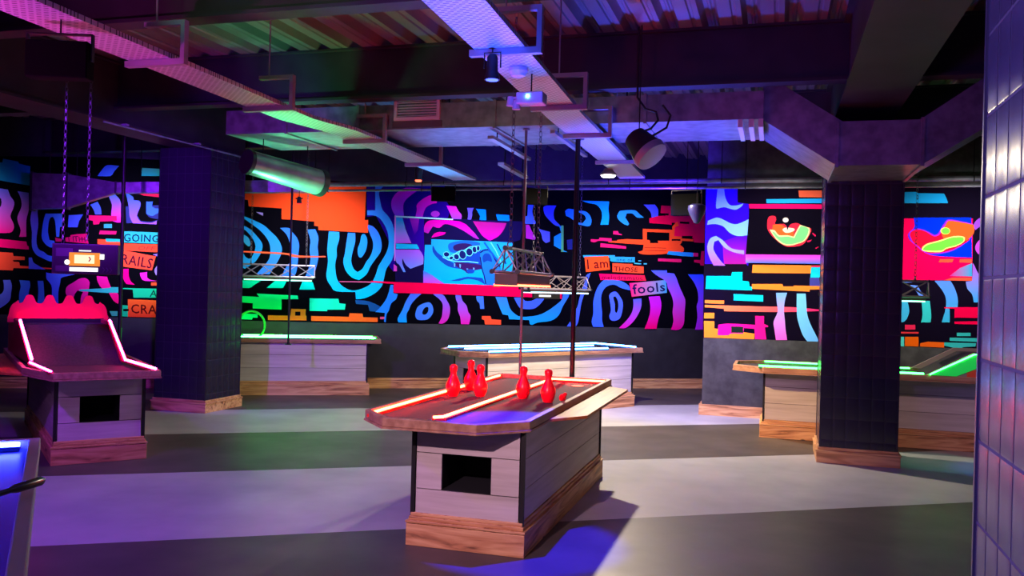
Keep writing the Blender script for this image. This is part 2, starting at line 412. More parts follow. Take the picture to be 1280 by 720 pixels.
# --- far left
w.poly((24, 130, 195), [(-14, 203), (3, 203), (4, 198.5), (22, 202), (24, 204.5), (38, 208), (37, 232), (-14, 223)])
w.poly(VM, [(-10, 234), (10, 237), (13, 245), (18, 253), (16, 262), (13, 270), (17, 280), (17, 286), (12, 291), (-10, 291)])
w.ell(DK, -2, 253, 4, 7)
w.poly(VM, [(22, 239), (36, 241), (36, 262), (33, 275), (33, 296), (24, 296), (26, 288), (23, 279), (22, 271), (27, 258), (26, 248)])
w.poly((215, 0, 100), [(-14, 297), (33, 302), (34, 307), (36, 308), (36, 312), (-14, 308)])
w.poly((225, 62, 45), [(-14, 314), (16, 316), (17, 320), (31, 321), (31, 325), (16, 325), (17, 327), (24, 327.5), (25, 332), (69, 335.5), (69, 336.5), (17, 335), (16, 338), (-14, 337)])
w.poly(VB, [(40, 262), (38, 275), (40, 290), (40, 308), (45, 318), (52, 322), (58, 325), (64, 327), (70, 325), (68, 321), (60, 319), (55, 315), (49, 312), (46, 305), (46, 295), (48, 280), (47, 266), (48, 258), (41, 257)], 1)
w.poly((60, 105, 245), [(57, 267), (54, 278), (52, 295), (55, 303), (62, 309), (69, 309), (68, 301), (62, 300), (60, 290), (61, 278), (63, 272), (66, 271), (69, 277), (70.5, 296), (74, 296), (75, 284), (78, 283), (78, 267)])
w.poly((65, 78, 240), [(86, 269), (104, 268), (99, 276), (97, 284), (85, 284)])
w.poly((75, 95, 220), [(36, 322), (40, 322), (42, 328), (48, 332), (57, 337), (36, 336)])
w.poly((85, 95, 220), [(4, 350), (13, 350), (15, 357), (14, 366), (12, 376), (2, 384), (-10, 390), (-10, 374), (3, 366), (5, 358)])
w.poly((60, 112, 222), [(24, 350), (37, 351), (38, 357), (36, 366), (35, 386), (24, 386), (24, 368), (26, 358)])
w.poly((60, 135, 210), [(47, 351), (54, 351), (55, 360), (56, 386), (46, 386), (48, 365)])
w.poly((70, 102, 232), [(58, 340), (62, 341.5), (94, 343), (80, 346), (76, 348), (75, 355), (73, 365), (73, 384), (64, 384), (65, 360), (61, 352), (58, 348)])
w.poly(((215, 20, 150), (215, 20, 130)), [(82, 365), (84, 358), (92, 353), (100, 348), (108, 348), (112, 353), (111, 362), (110, 370), (115, 376), (130, 385), (131, 396), (88, 396), (84, 372)])
w.poly(K, [(92, 396), (92, 372), (97, 363), (104, 365), (101, 373), (100, 396)])
w.poly(((215, 20, 150), (225, 5, 110)), [(121, 345), (134, 346), (137, 355), (141, 362), (148, 368), (148, 380), (142, 376), (136, 366), (133, 362), (127, 360), (122, 352)])
w.poly((45, 165, 180), [(99, 362), (136, 360), (137, 359), (148, 359), (148, 366), (134, 366), (100, 364)])
w.poly((60, 98, 250), [(134, 206.5), (149, 207.5), (143, 214), (138, 220), (122, 220), (127, 213)])
w.poly(((55, 155, 145), (30, 165, 180)), [(178, 210), (214, 212), (214, 220), (176, 220)])
w.poly((210, 25, 85), [(170, 241), (203, 242), (203, 247), (180, 244.5)])
w.poly(((60, 90, 245), (70, 80, 240)), [(113, 256), (122, 252), (126, 260), (127, 268), (119, 268), (117, 262)])
w.poly(BP, [(136, 246), (144, 243), (150, 250), (152, 262), (151, 278), (146, 278), (140, 276), (139, 268), (140, 256)])
w.poly((40, 42, 125), [(157, 258), (209, 256), (209, 274), (196, 276), (188, 278), (158, 279)])
w.poly(K, [(176, 252), (183, 252), (183, 266), (188, 272), (200, 274), (188, 277), (176, 276), (171, 268), (176, 258)])
w.poly(((55, 92, 250), (145, 80, 240)), [(157, 240), (166, 246), (167, 250), (174, 251), (176, 255), (173, 264), (171, 270), (176, 277), (188, 278.5), (196, 276), (196, 280.5), (166, 279), (162, 270), (161, 258)])
w.poly((55, 98, 250), [(183, 252), (191, 252), (190, 258), (197, 261), (209, 256), (209, 262), (198, 266), (190, 270), (183, 267)])
w.poly((205, 12, 100), [(111, 269), (146, 270), (146, 276), (125, 277), (124, 280), (117, 281), (116, 276), (111, 275)])
w.poly((50, 140, 175), [(130, 280), (140, 280), (140, 285), (130, 285)])
w.poly((190, 20, 105), [(125, 288), (146, 289), (145, 293), (124, 293)])
w.poly((235, 65, 45), [(122, 299), (150, 300), (150, 304), (208, 306), (207, 316), (153, 313), (144, 313), (144, 308), (122, 305)])
w.poly(TL, [(132, 298), (150, 299), (150, 302.5), (133, 302)])
w.poly((40, 158, 180), [(154, 289), (207, 291), (207, 296), (203, 296), (202, 305), (154, 303)])
w.text((12, 30, 75), 'GOING', [(155, 292), (199, 294), (198, 303), (155, 302)])
w.text((150, 40, 40), 'OFF T', [(174, 307.5), (206, 308.5), (204, 313.5), (172, 312)], .3)
w.poly((75, 115, 225), [(143, 314), (148, 315), (147, 321), (143, 321)])
w.poly((235, 68, 50), [(153, 312.5), (195, 320.5), (190, 338), (152, 333)])
w.text((60, 8, 40), 'RAILS', [(153, 317), (192, 323.5), (189, 336), (152, 329.5)])
w.poly((135, 98, 215), [(191, 318), (200, 316.5), (207, 317), (207, 324), (198, 321)])
w.poly((135, 112, 222), [(193, 338), (196, 333), (201, 331), (203, 334), (200, 338), (199, 343), (195, 344)])
w.poly((225, 0, 130), [(152, 336), (161, 336), (161, 345), (164, 352), (169, 356), (158, 355), (154, 348)])
w.poly((210, 35, 190), [(175, 341), (184, 340), (184, 347), (189, 350), (200, 351), (181, 351), (176, 346)])
w.poly((235, 78, 48), [(200, 336), (207, 336), (207, 350), (200, 350)]); w.poly((235, 78, 48), [(189, 353), (207, 353), (207, 357), (189, 357)])
w.poly((20, 190, 140), [(151, 360), (207, 361), (206, 372), (167, 372), (166, 362), (151, 361)])
w.text((10, 60, 60), 'A', [(188, 362.5), (196.5, 362.5), (196, 371), (187, 371)])
w.poly(((235, 92, 38), (235, 50, 38)), [(160, 374), (207, 376), (207, 397), (160, 396)])
w.text((80, 10, 15), 'CRAZY', [(164, 380), (217, 382.5), (217, 394), (164, 391.5)])
w.poly((20, 190, 140), [(151, 381), (160, 382), (160, 396), (150, 395)]); w.poly(K, [(154, 386), (161, 386), (161, 389), (154, 389)])
w.poly((60, 160, 160), [(137, 389), (147, 389), (147, 395), (140, 395)])
w.poly((195, 8, 98), [(69, 297), (78, 299), (77, 302), (70, 302)]); w.poly((195, 8, 98), [(82, 297), (88, 296), (90, 293.5), (109, 292), (111, 304.5), (82, 302)])
for x in (86, 91.5, 95, 99, 102.5, 106): w.line((70, 5, 60), [(x, 296), (x+.6, 302)], 1.1)
w.line((70, 5, 60), [(91, 296), (98, 295.5)], 1); w.line((70, 5, 60), [(100, 299), (106, 299)], 1)
# --- orange block and the blue contour stripes
w.poly(OR, [(285, 228), (285, 248), (293, 248.5), (310, 250), (311, 258), (352, 260.5), (352, 274), (371, 275), (393, 277), (393, 282), (398, 283), (398, 287.5), (460, 291), (460, 275), (456, 275), (458, 228)])
w.poly((30, 0, 135), [(458.5, 229), (556, 232), (553, 246), (562, 258), (560, 272), (504, 300), (495, 330), (492, 340), (484, 330), (489, 310), (470, 270), (458.5, 271)])
w.poly(((20, 155, 225), (60, 125, 250)), [(287, 267), (300, 269), (312, 273), (329, 281), (338, 289), (347, 298), (352, 308), (352, 316), (347, 327), (337, 343), (320, 343), (332, 330), (337, 322), (338, 313), (337, 305), (333, 297), (325, 288), (313, 279), (303, 273), (287, 271)])
w.poly((0, 215, 175), [(289, 338), (294, 345), (298, 350), (326, 351), (318, 356), (311, 360), (289, 359)]); w.poly((0, 215, 200), [(344, 351), (358, 352), (354, 360), (333, 360)]); w.poly((0, 205, 225), [(378, 352), (391, 353), (394, 362), (374, 362)])
w.poly((32, 145, 228), [(288, 280), (301, 281), (312, 286), (321, 295), (328, 305), (327, 314), (323, 322), (317, 329), (306, 336), (298, 330), (296, 318), (290, 303), (288, 296), (297, 300), (302, 308), (304, 316), (307, 321), (311, 323.5), (315, 321), (319, 311), (319, 305), (315, 297), (307, 288), (300, 285), (288, 285)])
w.poly((45, 145, 205), [(300, 295), (305, 293.5), (311, 298), (313, 305), (311, 308), (306, 304)], 1)
w.poly((150, 130, 210), [(320, 265), (329, 266), (329, 270)])
w.poly((48, 118, 255), [(350, 285), (361, 285), (365, 290), (371, 297), (374, 306), (373, 317), (372, 330), (370, 341), (366, 345), (352, 345), (357, 335), (362, 328), (363, 315), (362, 303), (358, 293)])
w.poly((50, 122, 252), [(384, 287), (394, 286.5), (398, 297), (397, 308), (398, 318), (397, 328), (392, 345), (382, 345), (386, 335), (388, 325), (387, 312), (388, 300)])
w.poly((250, 92, 60), [(291, 313), (355, 316), (375, 319.5), (407, 320), (407, 321.5), (375, 322), (362, 320.5), (355, 318), (291, 315)])
w.poly(BC, [(411, 289), (410, 300), (409, 315), (410, 327), (408, 342), (409, 350), (414, 358), (420, 364), (444, 365), (445, 374), (455, 373), (468, 367), (477, 358), (480, 348), (483, 336), (490, 325), (493, 312), (493, 295), (491, 281), (485, 270), (478, 262), (475, 250), (474, 240), (480, 232), (469, 232), (469, 263), (459, 263), (459, 269), (470, 270), (478, 277), (484, 289), (486, 302), (484, 313), (479, 323), (473, 333), (469, 345), (463, 355), (452, 361), (440, 363), (430, 359), (423, 352), (420, 343), (419, 330), (421, 320), (421, 310), (424, 299), (424, 290)])
w.poly(BC, [(435, 291), (444, 291), (444, 302), (441, 314), (439, 326), (442, 336), (447, 340), (453, 336), (458, 327), (463, 320), (466, 311), (466, 302), (463, 294), (460, 286), (460, 281), (466, 283), (473, 291), (477, 303), (476, 314), (470, 323), (463, 333), (458, 343), (449, 350), (440, 347), (432, 338), (429, 327), (431, 317), (433, 303)])
w.poly((32, 148, 252), [(452, 294), (456, 293), (459, 300), (458, 311), (454, 319), (451, 322), (448, 320), (447, 312), (450, 303)], 1)
for p in ([(285, 369), (320, 371), (324, 371), (321, 367), (372, 369.5), (373, 374), (352, 374), (352, 387), (316, 385.5), (316, 379), (285, 377)], [(293, 391), (322, 392.5), (322, 397), (316, 397), (315, 399.5), (298, 399), (297, 394)]): w.poly((10, 225, 150), p)
w.poly((20, 220, 185), [(387, 373), (423, 373.5), (424, 379), (432, 380), (431, 387), (409, 387), (409, 389), (387, 388.5)])
w.poly((250, 110, 30), [(335, 394), (363, 394.5), (364, 386), (382, 386.5), (382, 394), (383, 395), (383, 400.5), (335, 400)]); w.poly(K, [(369, 389.5), (375.5, 389.5), (375.5, 394.5), (369, 394.5)])
w.poly((250, 90, 35), [(389, 395), (436, 396), (437, 391.5), (453, 392), (454, 396.5), (472, 397), (472, 402.5), (389, 401)])
w.poly((240, 70, 40), [(285, 382.5), (299, 383), (300, 388), (285, 388)]); w.poly((240, 70, 60), [(285, 392), (291, 392), (291, 399), (285, 399)])
w.poly((215, 70, 130), [(475, 396), (482, 396), (482, 399), (475, 399)])
w.poly((20, 70, 140), [(444, 375), (462, 377), (480, 386), (482, 390), (462, 389), (460, 381), (445, 380)])
# --- pink swirls over the picture
w.poly(((240, 0, 225), (130, 55, 245)), [(497, 240), (507, 235), (526, 236), (518, 241), (508, 249), (504, 257), (505, 271), (494, 270), (490, 262), (489, 254), (491, 247)])
w.poly(((245, 0, 195), (160, 25, 210)), [(521, 262), (521, 256), (528, 249), (538, 244), (546, 243), (546, 254), (540, 255), (532, 260), (528, 272), (519, 272)])
w.ell((160, 40, 200), 544, 267.5, 5.5, 3.8); w.poly(((240, 0, 225), (100, 70, 245)), [(558, 257), (570, 258), (573, 264), (577, 269), (576, 275), (566, 275), (562, 266)])
w.poly((90, 72, 225), [(584, 260), (592, 260), (590, 265), (590, 270), (588, 276), (584, 276), (585, 268)]); w.poly((0, 115, 255), [(595, 261), (607, 262), (608, 277), (599, 277), (600, 270)]); w.poly((0, 115, 255), [(620, 268), (636, 269), (637, 277), (624, 279), (621, 273)])
# --- the picture of a mouth
w.poly((16, 8, 62), [(494, 271), (655, 277), (650, 300), (640, 303), (640, 358), (520, 354), (494, 352)])
w.poly((40, 0, 150), [(503, 272), (530, 273), (530, 306), (533, 330), (529, 322), (514, 304)])
w.poly(((140, 20, 190), (60, 0, 150)), [(512, 273), (524, 273), (522, 288), (518, 294)])
w.poly(((30, 155, 245), (190, 40, 225)), [(494.5, 272), (503, 272), (507, 287), (514, 304), (494, 304)]); w.poly((20, 175, 245), [(495, 304.5), (521, 305.5), (524, 311), (495, 311)])
w.poly(((165, 70, 235), (75, 130, 245)), [(494, 312), (524, 312), (529, 320), (529, 330), (513, 336), (507, 331), (503, 323), (503, 330), (507, 340), (504, 340), (499, 331), (495, 327)])
w.poly((205, 60, 190), [(492, 330), (496, 333), (496, 339), (492, 339)])
w.poly(((225, 0, 180), (150, 30, 180)), [(530, 284), (533, 278), (542, 275), (575, 277), (590, 288), (599, 299), (592, 297), (580, 289), (568, 283), (556, 280), (549, 285), (541, 283), (535, 292), (530, 290)])
w.poly((218, 0, 165), [(539, 297), (543, 292), (549, 290), (557, 290.5), (554, 293.5), (545, 296)]); w.poly(((160, 20, 130), (210, 0, 170)), [(591, 276.5), (633, 279), (629, 288), (622, 296), (612, 301), (602, 294)], 0)
w.poly(((25, 150, 232), (0, 165, 245)), [(531, 306), (539, 306), (539, 299), (641, 303), (641, 358), (529, 353.5)])
w.poly(((60, 110, 240), (215, 0, 215)), [(529, 338), (540, 344), (548, 350), (555, 354.4), (529, 353.5)])
D1, D2, D3 = (18, 62, 165), (16, 26, 92), (95, 205, 250)
w.poly(D1, [(541, 307), (546, 315), (557, 323), (572, 331), (585, 334), (575, 336), (560, 333), (548, 324), (541, 315)], 1)
w.poly((22, 85, 190), [(562, 304), (575, 301), (590, 301.5), (600, 304), (596, 309), (587, 309), (578, 313), (572, 316), (563, 315), (560, 309)], 1)
w.poly((40, 22, 85), [(567, 307), (578, 304), (590, 306), (585, 310), (577, 314), (568, 313)], 1)
w.poly(D1, [(585, 320), (600, 312), (603, 330), (590, 330), (575, 329), (562, 324)], 1)
w.line(D3, [(553, 321), (560, 325), (572, 327), (585, 327), (598, 328.5)], 1.2); w.line(D3, [(560, 322), (567, 318), (574, 314), (580, 313), (587, 308.5), (597, 307.5)], 1)
for a, b, rx, ry, ro in ((558, 318, 3.4, 2.8, 10), (564, 322.5, 2.4, 1.8, -20), (570.5, 321, 3, 3.5, -30), (578, 318.5, 4, 5.2, -15), (586.5, 315, 3.8, 4.6, -10), (593, 312, 2.6, 3.8, -10), (597.5, 310.5, 1.8, 3, 0)):
    w.ell(D3, a, b, rx+.8, ry+.8, ro); w.ell(D2, a, b, rx, ry, ro)
w.poly((48, 22, 92), [(568, 328), (600, 331), (602, 336), (592, 338), (585, 342), (580, 338), (572, 334)], 1)
for a, b in ((567, 331.5), (574, 332.5), (583, 338), (591, 337)): w.poly((90, 150, 230), [(a, b-2.5), (a+2, b-2), (a+1.4, b+2.5), (a+.4, b+2)])
w.poly(D1, [(583, 337), (592, 337), (592, 341), (585, 341.5)], 1)
w.poly(D1, [(562, 351), (575, 348), (585, 346), (603, 347.5), (605, 352), (606, 356), (598, 351), (585, 348.5), (574, 351)])
w.poly((25, 110, 215), [(600, 314), (606, 311), (613, 314), (618, 323), (624, 333), (630, 342), (634, 357), (607, 356), (604, 343), (600, 328)])
w.line(D2, [(600, 316), (604, 313), (610, 312), (615, 317), (620, 327), (625, 334)], 1.8); w.line(D2, [(600, 321), (602, 335), (605, 345), (607, 355)], 1.4)
w.poly((16, 60, 150), [(603, 321), (606, 317), (612, 318), (615, 327), (609, 326), (604, 328)], 1)
w.line((16, 80, 180), [(605, 303), (612, 313), (622, 326)], 2.2); w.line(D3, [(613, 303), (620, 314), (627, 330)], 1.2); w.line(D2, [(621, 305), (628, 318), (632, 330)], 1.5)
w.poly((175, 225, 255), [(493, 269.6), (566, 273.6), (566, 275.2), (493, 271.6)]); w.poly((205, 120, 245), [(493, 270), (494.8, 270), (494.2, 326), (492.6, 326)])
w.poly(CR, [(464, 351), (492, 352.5), (520, 353.5), (640, 357.5), (702, 361), (702, 373.5), (648, 371), (527, 367), (492, 366), (492, 355), (464, 352.8)])
w.poly((215, 95, 150), [(424, 351.6), (464, 352), (464, 353.2), (424, 352.4)]); w.poly(OR, [(616, 356.5), (624, 356.7), (624, 359), (616, 358.5)])
# --- stripes under the picture
w.poly((32, 125, 245), [(488, 356), (491.5, 356), (491.5, 366.5), (497, 367.5), (495, 374), (489, 379), (486, 388), (483, 393), (482, 403), (480, 402), (481, 391), (469, 390), (477, 382), (484, 371)])
w.poly(((70, 90, 245), (0, 160, 255)), [(513, 367), (527, 367.3), (521, 372), (514, 380), (511, 387), (508, 393), (508.5, 403), (498, 403), (497, 398), (503, 387), (507, 377)])
w.poly((62, 122, 252), [(520, 388), (523, 382.5), (530, 379), (537, 378), (541, 384), (541, 391), (536, 398), (530, 400), (522, 399.5), (519, 395)], 1); w.poly(K, [(528, 389), (531, 384.5), (535, 384), (535, 389), (532, 393), (528, 392.5)], 1)
w.poly(BP, [(541, 367.7), (553, 368.3), (558, 375), (562, 383), (562, 392), (559, 400), (553, 404.5), (548, 404.3), (552, 396), (553, 388), (553, 380), (549, 374)]); w.poly(BP, [(569, 368.8), (576, 369.2), (578, 376), (583, 382), (585, 390), (588, 395), (586, 405.4), (576, 405), (575, 396), (572, 388), (572, 380), (570, 375)])
w.poly((60, 108, 245), [(595, 370), (604, 370.5), (605, 386), (600, 386), (599, 379), (596, 376)]); w.poly((250, 78, 48), [(602, 395), (613, 395), (614, 399), (626, 400), (626, 405.8), (606, 405.5), (605, 400), (602, 399)])
w.poly(((60, 95, 255), (0, 165, 240)), [(619, 371), (623, 381), (628, 393), (635, 394), (636, 399), (661, 400), (662, 405), (665, 406), (672, 403), (688, 401), (698, 394), (703, 383), (710, 371), (713, 362), (704, 362), (702, 374), (696, 380), (685, 388), (672, 394), (652, 396), (643, 392), (637, 385), (633, 371.5)])
w.poly((62, 98, 245), [(642, 372), (648, 383), (653, 386), (666, 386), (674, 381), (680, 373.5), (671, 373), (664, 376), (656, 376), (652, 372)])
# --- upper right of the back wall
w.poly((60, 98, 245), [(660, 247), (670, 247), (667, 255), (665, 265), (667, 273), (669, 277), (669, 280), (655, 280), (655, 271), (659, 270)]); w.poly((66, 92, 225), [(679, 259), (683, 257), (695, 257), (692, 264), (692, 272), (694, 276), (700, 282), (694, 282), (687, 276), (681, 269), (679, 263)])
w.poly((165, 28, 170), [(657, 281), (661, 281), (665, 290), (669, 297), (668, 300), (657, 298)]); w.poly((80, 92, 205), [(671, 284), (676, 287), (687, 290), (687, 302), (682, 304), (678, 300), (676, 292)])
w.poly((22, 140, 200), [(694, 282), (699, 283.5), (701, 291), (692, 296), (692, 307), (699, 311), (709, 315), (702, 315), (702, 283)]); w.poly((75, 165, 110), [(701, 282), (704, 282), (704, 315), (701, 315)]); w.poly((28, 34, 110), [(708, 300), (715, 299), (715, 312), (709, 312)])
w.poly((32, 130, 238), [(706, 264), (710, 261), (717, 262), (717, 276), (712, 272), (707, 270)]); w.poly((32, 130, 228), [(720, 264), (730, 264), (736, 268), (739, 275), (738, 281), (734, 283), (720, 280), (722, 278), (728, 279), (732, 274), (730, 269)])
w.poly((12, 150, 238), [(727, 251), (761, 252), (760, 262), (761, 270), (760, 281), (750, 281), (752, 272), (751, 263), (745, 256), (735, 254)]); w.poly((32, 135, 228), [(771, 270), (774, 264), (780, 263), (793, 263), (799, 268), (804, 272), (796, 272), (790, 267), (783, 267), (781, 272), (786, 280), (784, 282), (779, 280), (773, 275)])
w.poly((72, 84, 245), [(804, 256), (818, 256), (822, 262), (822, 272), (814, 273), (813, 266), (809, 261)])
RD = (222, 0, 58)
w.poly(RD, [(826, 257), (884, 260), (884, 304), (867, 303), (866, 298), (850, 297), (842, 297), (842, 283), (838, 281), (811, 279), (811, 273), (823, 270), (832, 270), (825, 266)])
for p in ([(824, 266.5), (835, 267), (835, 269.3), (824, 269)], [(849, 277), (861, 277.5), (861, 280.2), (849, 279.5)], [(852, 295), (865, 295), (865, 298), (852, 297.5)], [(839, 278.5), (843, 278.5), (843, 282), (839, 281.5)]): w.poly(K2, p)
O2 = (235, 68, 28)
w.poly(O2, [(803, 286), (840, 287.3), (840, 283), (846, 277), (848, 282), (843, 284), (842, 295), (851, 296), (852, 302), (849, 306), (854, 310), (854, 314), (850, 316), (833, 317), (824, 318), (803, 318), (797, 315), (803, 313), (804, 306), (760, 303), (760, 301), (803, 302)])
w.poly(K2, [(808, 290), (836, 291), (836, 301), (822, 301), (822, 304), (812, 304), (812, 301), (808, 300)]); w.poly(O2, [(771, 300), (783, 299), (811, 300), (811, 303), (771, 302)]); w.poly(O2, [(850, 298), (866, 299), (866, 302), (850, 301)]); w.poly(K2, [(839, 299), (850, 299), (850, 301), (839, 301)])
for y in (309.5, 313): w.line((150, 35, 20), [(805, y), (832, y+.8)], .7)
P2 = (208, 22, 92)
for p in ([(766, 289), (772, 289), (773, 292), (777, 293), (776, 294), (766, 293)], [(738, 299), (748, 299.5), (749, 297), (764, 298), (764, 302), (748, 301), (743, 303), (738, 302)], [(750, 304), (768, 306), (782, 308), (782, 311), (750, 309)], [(822, 323), (851, 324), (851, 328), (822, 326.5)]): w.poly(P2, p)
w.poly((32, 138, 200), [(835, 314), (866, 316), (866, 321), (850, 320), (833, 318)]); w.poly(P2, [(866, 316), (872, 316.3), (872, 320.7), (866, 320.6)]); w.poly((212, 0, 70), [(876, 314), (884, 314), (884, 332), (875, 332), (874, 329), (867, 328), (867, 325), (875, 325)])
w.poly((38, 148, 190), [(728, 319), (768, 319), (768, 321), (793, 321.5), (793, 328), (764, 327), (760, 322), (729, 322)])
w.poly((248, 78, 28), [(730, 321), (760, 320), (762, 337), (732, 340)]); w.text((95, 12, 18), 'I am', [(733, 324.5), (759, 323.5), (760, 334.5), (734, 336.5)])
w.text((10, 50, 80), 'one of', [(770, 322.3), (790, 322.8), (790, 327), (770, 326.5)], .2)
for p in ([(792, 328.5), (801, 329), (801, 330.5), (792, 330)], [(804, 329), (808, 329), (808, 330.5), (804, 330.5)], [(797, 325.5), (801, 325.5), (801, 326.7), (797, 326.7)]): w.poly((60, 160, 185), p)
w.poly((232, 72, 38), [(765, 329), (790, 330), (790, 332), (804, 333), (804, 342), (765, 340)]); w.text((80, 10, 15), 'THOSE', [(767, 333), (797, 334.5), (796, 340), (767, 339)])
w.poly(((215, 0, 85), (225, 30, 60)), [(748, 342), (805, 344), (807, 351), (750, 350)], horiz=1); w.text((95, 0, 45), 'melodramatic', [(752, 343.8), (802, 345.3), (803, 350), (752, 349)], .1)
w.poly(((225, 0, 105), (35, 150, 195)), [(786, 354), (832, 350), (833, 366), (789, 371)], horiz=1)
w.text((20, 15, 70), 'fools', [(789, 355.5), (830, 352.5), (831, 364), (791, 368)])
w.poly((66, 98, 248), [(732, 345), (738, 341), (734, 352), (733, 362), (729, 370), (726, 380), (724, 392), (722, 403), (719, 408), (715, 408), (715, 392), (721, 384), (724, 372), (727, 362)]); w.poly((66, 98, 248), [(708, 408), (712, 402), (715, 408)])
w.poly((55, 98, 252), [(753, 351), (760, 350), (775, 351), (785, 357), (787, 363), (776, 360), (768, 356), (760, 357), (754, 362), (751, 370), (751, 380), (752, 390), (752, 400), (754, 408.5), (741, 408.5), (739, 402), (741, 392), (741, 380), (742, 372), (746, 360)])
w.poly((70, 98, 240), [(761, 369), (765, 365), (770, 365), (774, 370), (778, 378), (777, 390), (774, 398), (768, 401), (763, 400), (761, 395), (763, 388), (762, 378)], 1); w.poly(K, [(766, 372), (769, 371), (772, 377), (772, 386), (770, 391), (768, 388), (768, 380)], 1)
w.poly(BP, [(791, 374), (801, 373), (801, 383), (797, 393), (790, 403), (781, 410), (773, 410), (783, 400), (789, 391), (791, 383)]); w.poly(((185, 30, 225), (235, 0, 110)), [(810, 371), (824, 370), (826, 380), (825, 390), (822, 400), (820, 411), (805, 411), (809, 401), (812, 390), (812, 380)])
w.poly(((40, 92, 255), (232, 0, 150)), [(813, 338), (833, 338), (833, 341), (842, 342), (845, 348), (849, 359), (854, 370), (856, 377), (855, 390), (854, 405), (848, 412), (838, 412), (841, 402), (840, 390), (841, 380), (839, 370), (834, 360), (832, 352), (820, 344)])
w.poly(((40, 82, 255), (180, 30, 225)), [(859, 343), (878, 343), (880, 350), (881, 360), (881, 412), (868, 412), (871, 397), (870, 383), (872, 375), (871, 363), (866, 352)])
w.done('wall_mural', 'long neon graffiti mural of blue contour stripes, orange blocks and a mouth picture')

w = Mural(1)
w.poly((14, 7, 26), [(881.5, 233), (1290, 233), (1290, 443), (1228, 437), (1025, 427), (878.5, 422)])
w.poly((42, 6, 205), [(883, 234), (922, 234), (922, 253), (936, 255), (936, 326), (933, 330), (881, 330)])
w.poly(((40, 6, 205), (150, 20, 150)), [(903, 302), (936, 290), (936, 326), (933, 330), (905, 330)])
LB = (115, 170, 255)
w.poly(LB, [(897, 236), (905, 236), (907, 248), (912, 256), (920, 257), (929, 254.5), (927, 258), (920, 262), (913, 261), (905, 259), (896, 261), (895, 257)])
w.poly(LB, [(885, 276), (896, 272), (905, 275), (913, 279), (922, 280), (936, 274), (935, 294), (922, 295), (912, 291), (904, 283), (894, 280), (884, 281)])
w.poly((LB, (150, 90, 245)), [(892, 332), (886, 320), (884, 308), (888, 298), (895, 295), (903, 300), (912, 309), (920, 312), (930, 313), (930, 318), (916, 315), (905, 309), (898, 300), (893, 302), (892, 312), (900, 325), (907, 332)])
w.poly((9, 5, 18), [(937, 260), (1040, 261), (1040, 318), (932, 319)])
w.poly((252, 102, 70), [(998, 238), (1040, 238), (1040, 247), (999, 246.5)]); w.poly((32, 165, 248), [(958, 249), (1040, 248), (1040, 254), (958, 254)]); w.poly((242, 10, 98), [(936, 255), (1040, 255.5), (1040, 261), (937, 260.5)])
w.poly((230, 35, 58), [(960, 273), (963, 270), (969, 270.5), (970, 275), (969, 280), (980, 280), (985, 284), (989, 280), (997, 279), (1004, 283), (1014, 286), (1010, 297), (1003, 306), (990, 308.5), (980, 307), (968, 298), (960, 288), (959, 280)], 1)
w.poly((232, 88, 35), [(966, 281), (977, 281), (985, 287), (992, 288), (992, 296), (985, 297), (975, 294), (965, 287)])
w.poly((245, 225, 150), [(962, 287), (968, 288), (974, 294), (984, 294), (992, 296), (996, 288), (1000, 281), (1012, 285), (1012, 291), (1006, 301), (996, 305), (988, 307), (980, 306), (970, 299)]); w.poly((112, 245, 118), [(965, 290), (968, 290), (974, 296), (984, 295.5), (993, 297.5), (997, 289), (1001, 282.5), (1008, 284), (1011, 287), (1009, 294), (1004, 301), (995, 304), (988, 305.5), (980, 304.5), (971, 298)])
w.poly((245, 205, 175), [(978, 287), (983, 284.5), (992, 285.5), (993, 288), (988, 290.5), (982, 291)], 1); w.ell((228, 208, 195), 982, 275, 3.6, 3); w.poly((20, 12, 36), [(983, 281), (987, 281), (984, 288)])
for p in ([(1016, 291), (1020, 294), (1019, 296), (1015, 292)], [(1009, 301), (1015, 299.5), (1013, 302), (1009, 303)], [(1019, 310), (1024, 308), (1020, 311)]): w.poly((200, 20, 75), p)
w.poly(((230, 65, 228), (32, 120, 230)), [(932, 318), (1040, 319), (1040, 330), (932, 328.5)]); w.poly((255, 128, 45), [(941, 331), (1040, 332), (1040, 342), (940, 341)])
w.poly((22, 200, 232), [(1014, 334), (1026, 334), (1026, 347), (1013, 347)]); w.poly((220, 0, 70), [(1014, 332), (1040, 332), (1026, 334), (1014, 334)]); w.poly((62, 62, 145), [(1012, 347), (1026, 347), (1026, 358), (1012, 358)])
w.poly((0, 212, 248), [(883, 345), (914, 345), (915, 340), (928, 340), (928, 351), (936, 352), (937, 358), (940, 358.5), (940, 363), (882, 361)])
w.poly((255, 128, 45), [(940, 355), (978, 355), (979, 358), (993, 358), (994, 357), (1040, 358), (1040, 361), (1012, 362), (1012, 364.5), (940, 361)]); w.poly((12, 196, 230), [(917, 367.5), (954, 369), (954, 377), (917, 375.5)])
w.poly((255, 128, 45), [(881, 375), (905, 375.5), (905, 380), (881, 379)]); w.poly(((255, 132, 45), (250, 20, 120)), [(881, 381), (950, 383), (990, 384), (1030, 387.5), (1030, 388.5), (980, 390), (905, 389), (905, 386), (881, 384)], horiz=1)
w.poly((255, 140, 40), [(880.3, 391), (893, 391), (893, 398), (880, 398)]); w.poly((255, 140, 40), [(880, 401), (893, 401.5), (893, 411), (898, 411), (943, 417), (943, 424), (880, 421.7)])
w.poly((248, 20, 135), [(898, 406), (910, 404.5), (944, 406), (944, 395), (955, 395), (955, 405), (960, 407), (960, 409), (956, 409), (958, 424.3), (944, 424), (943, 411), (930, 410), (929, 417), (914, 417), (910, 419), (897, 419)]); w.poly((26, 40, 30), [(914, 408), (929, 408.5), (929, 416), (914, 416)])
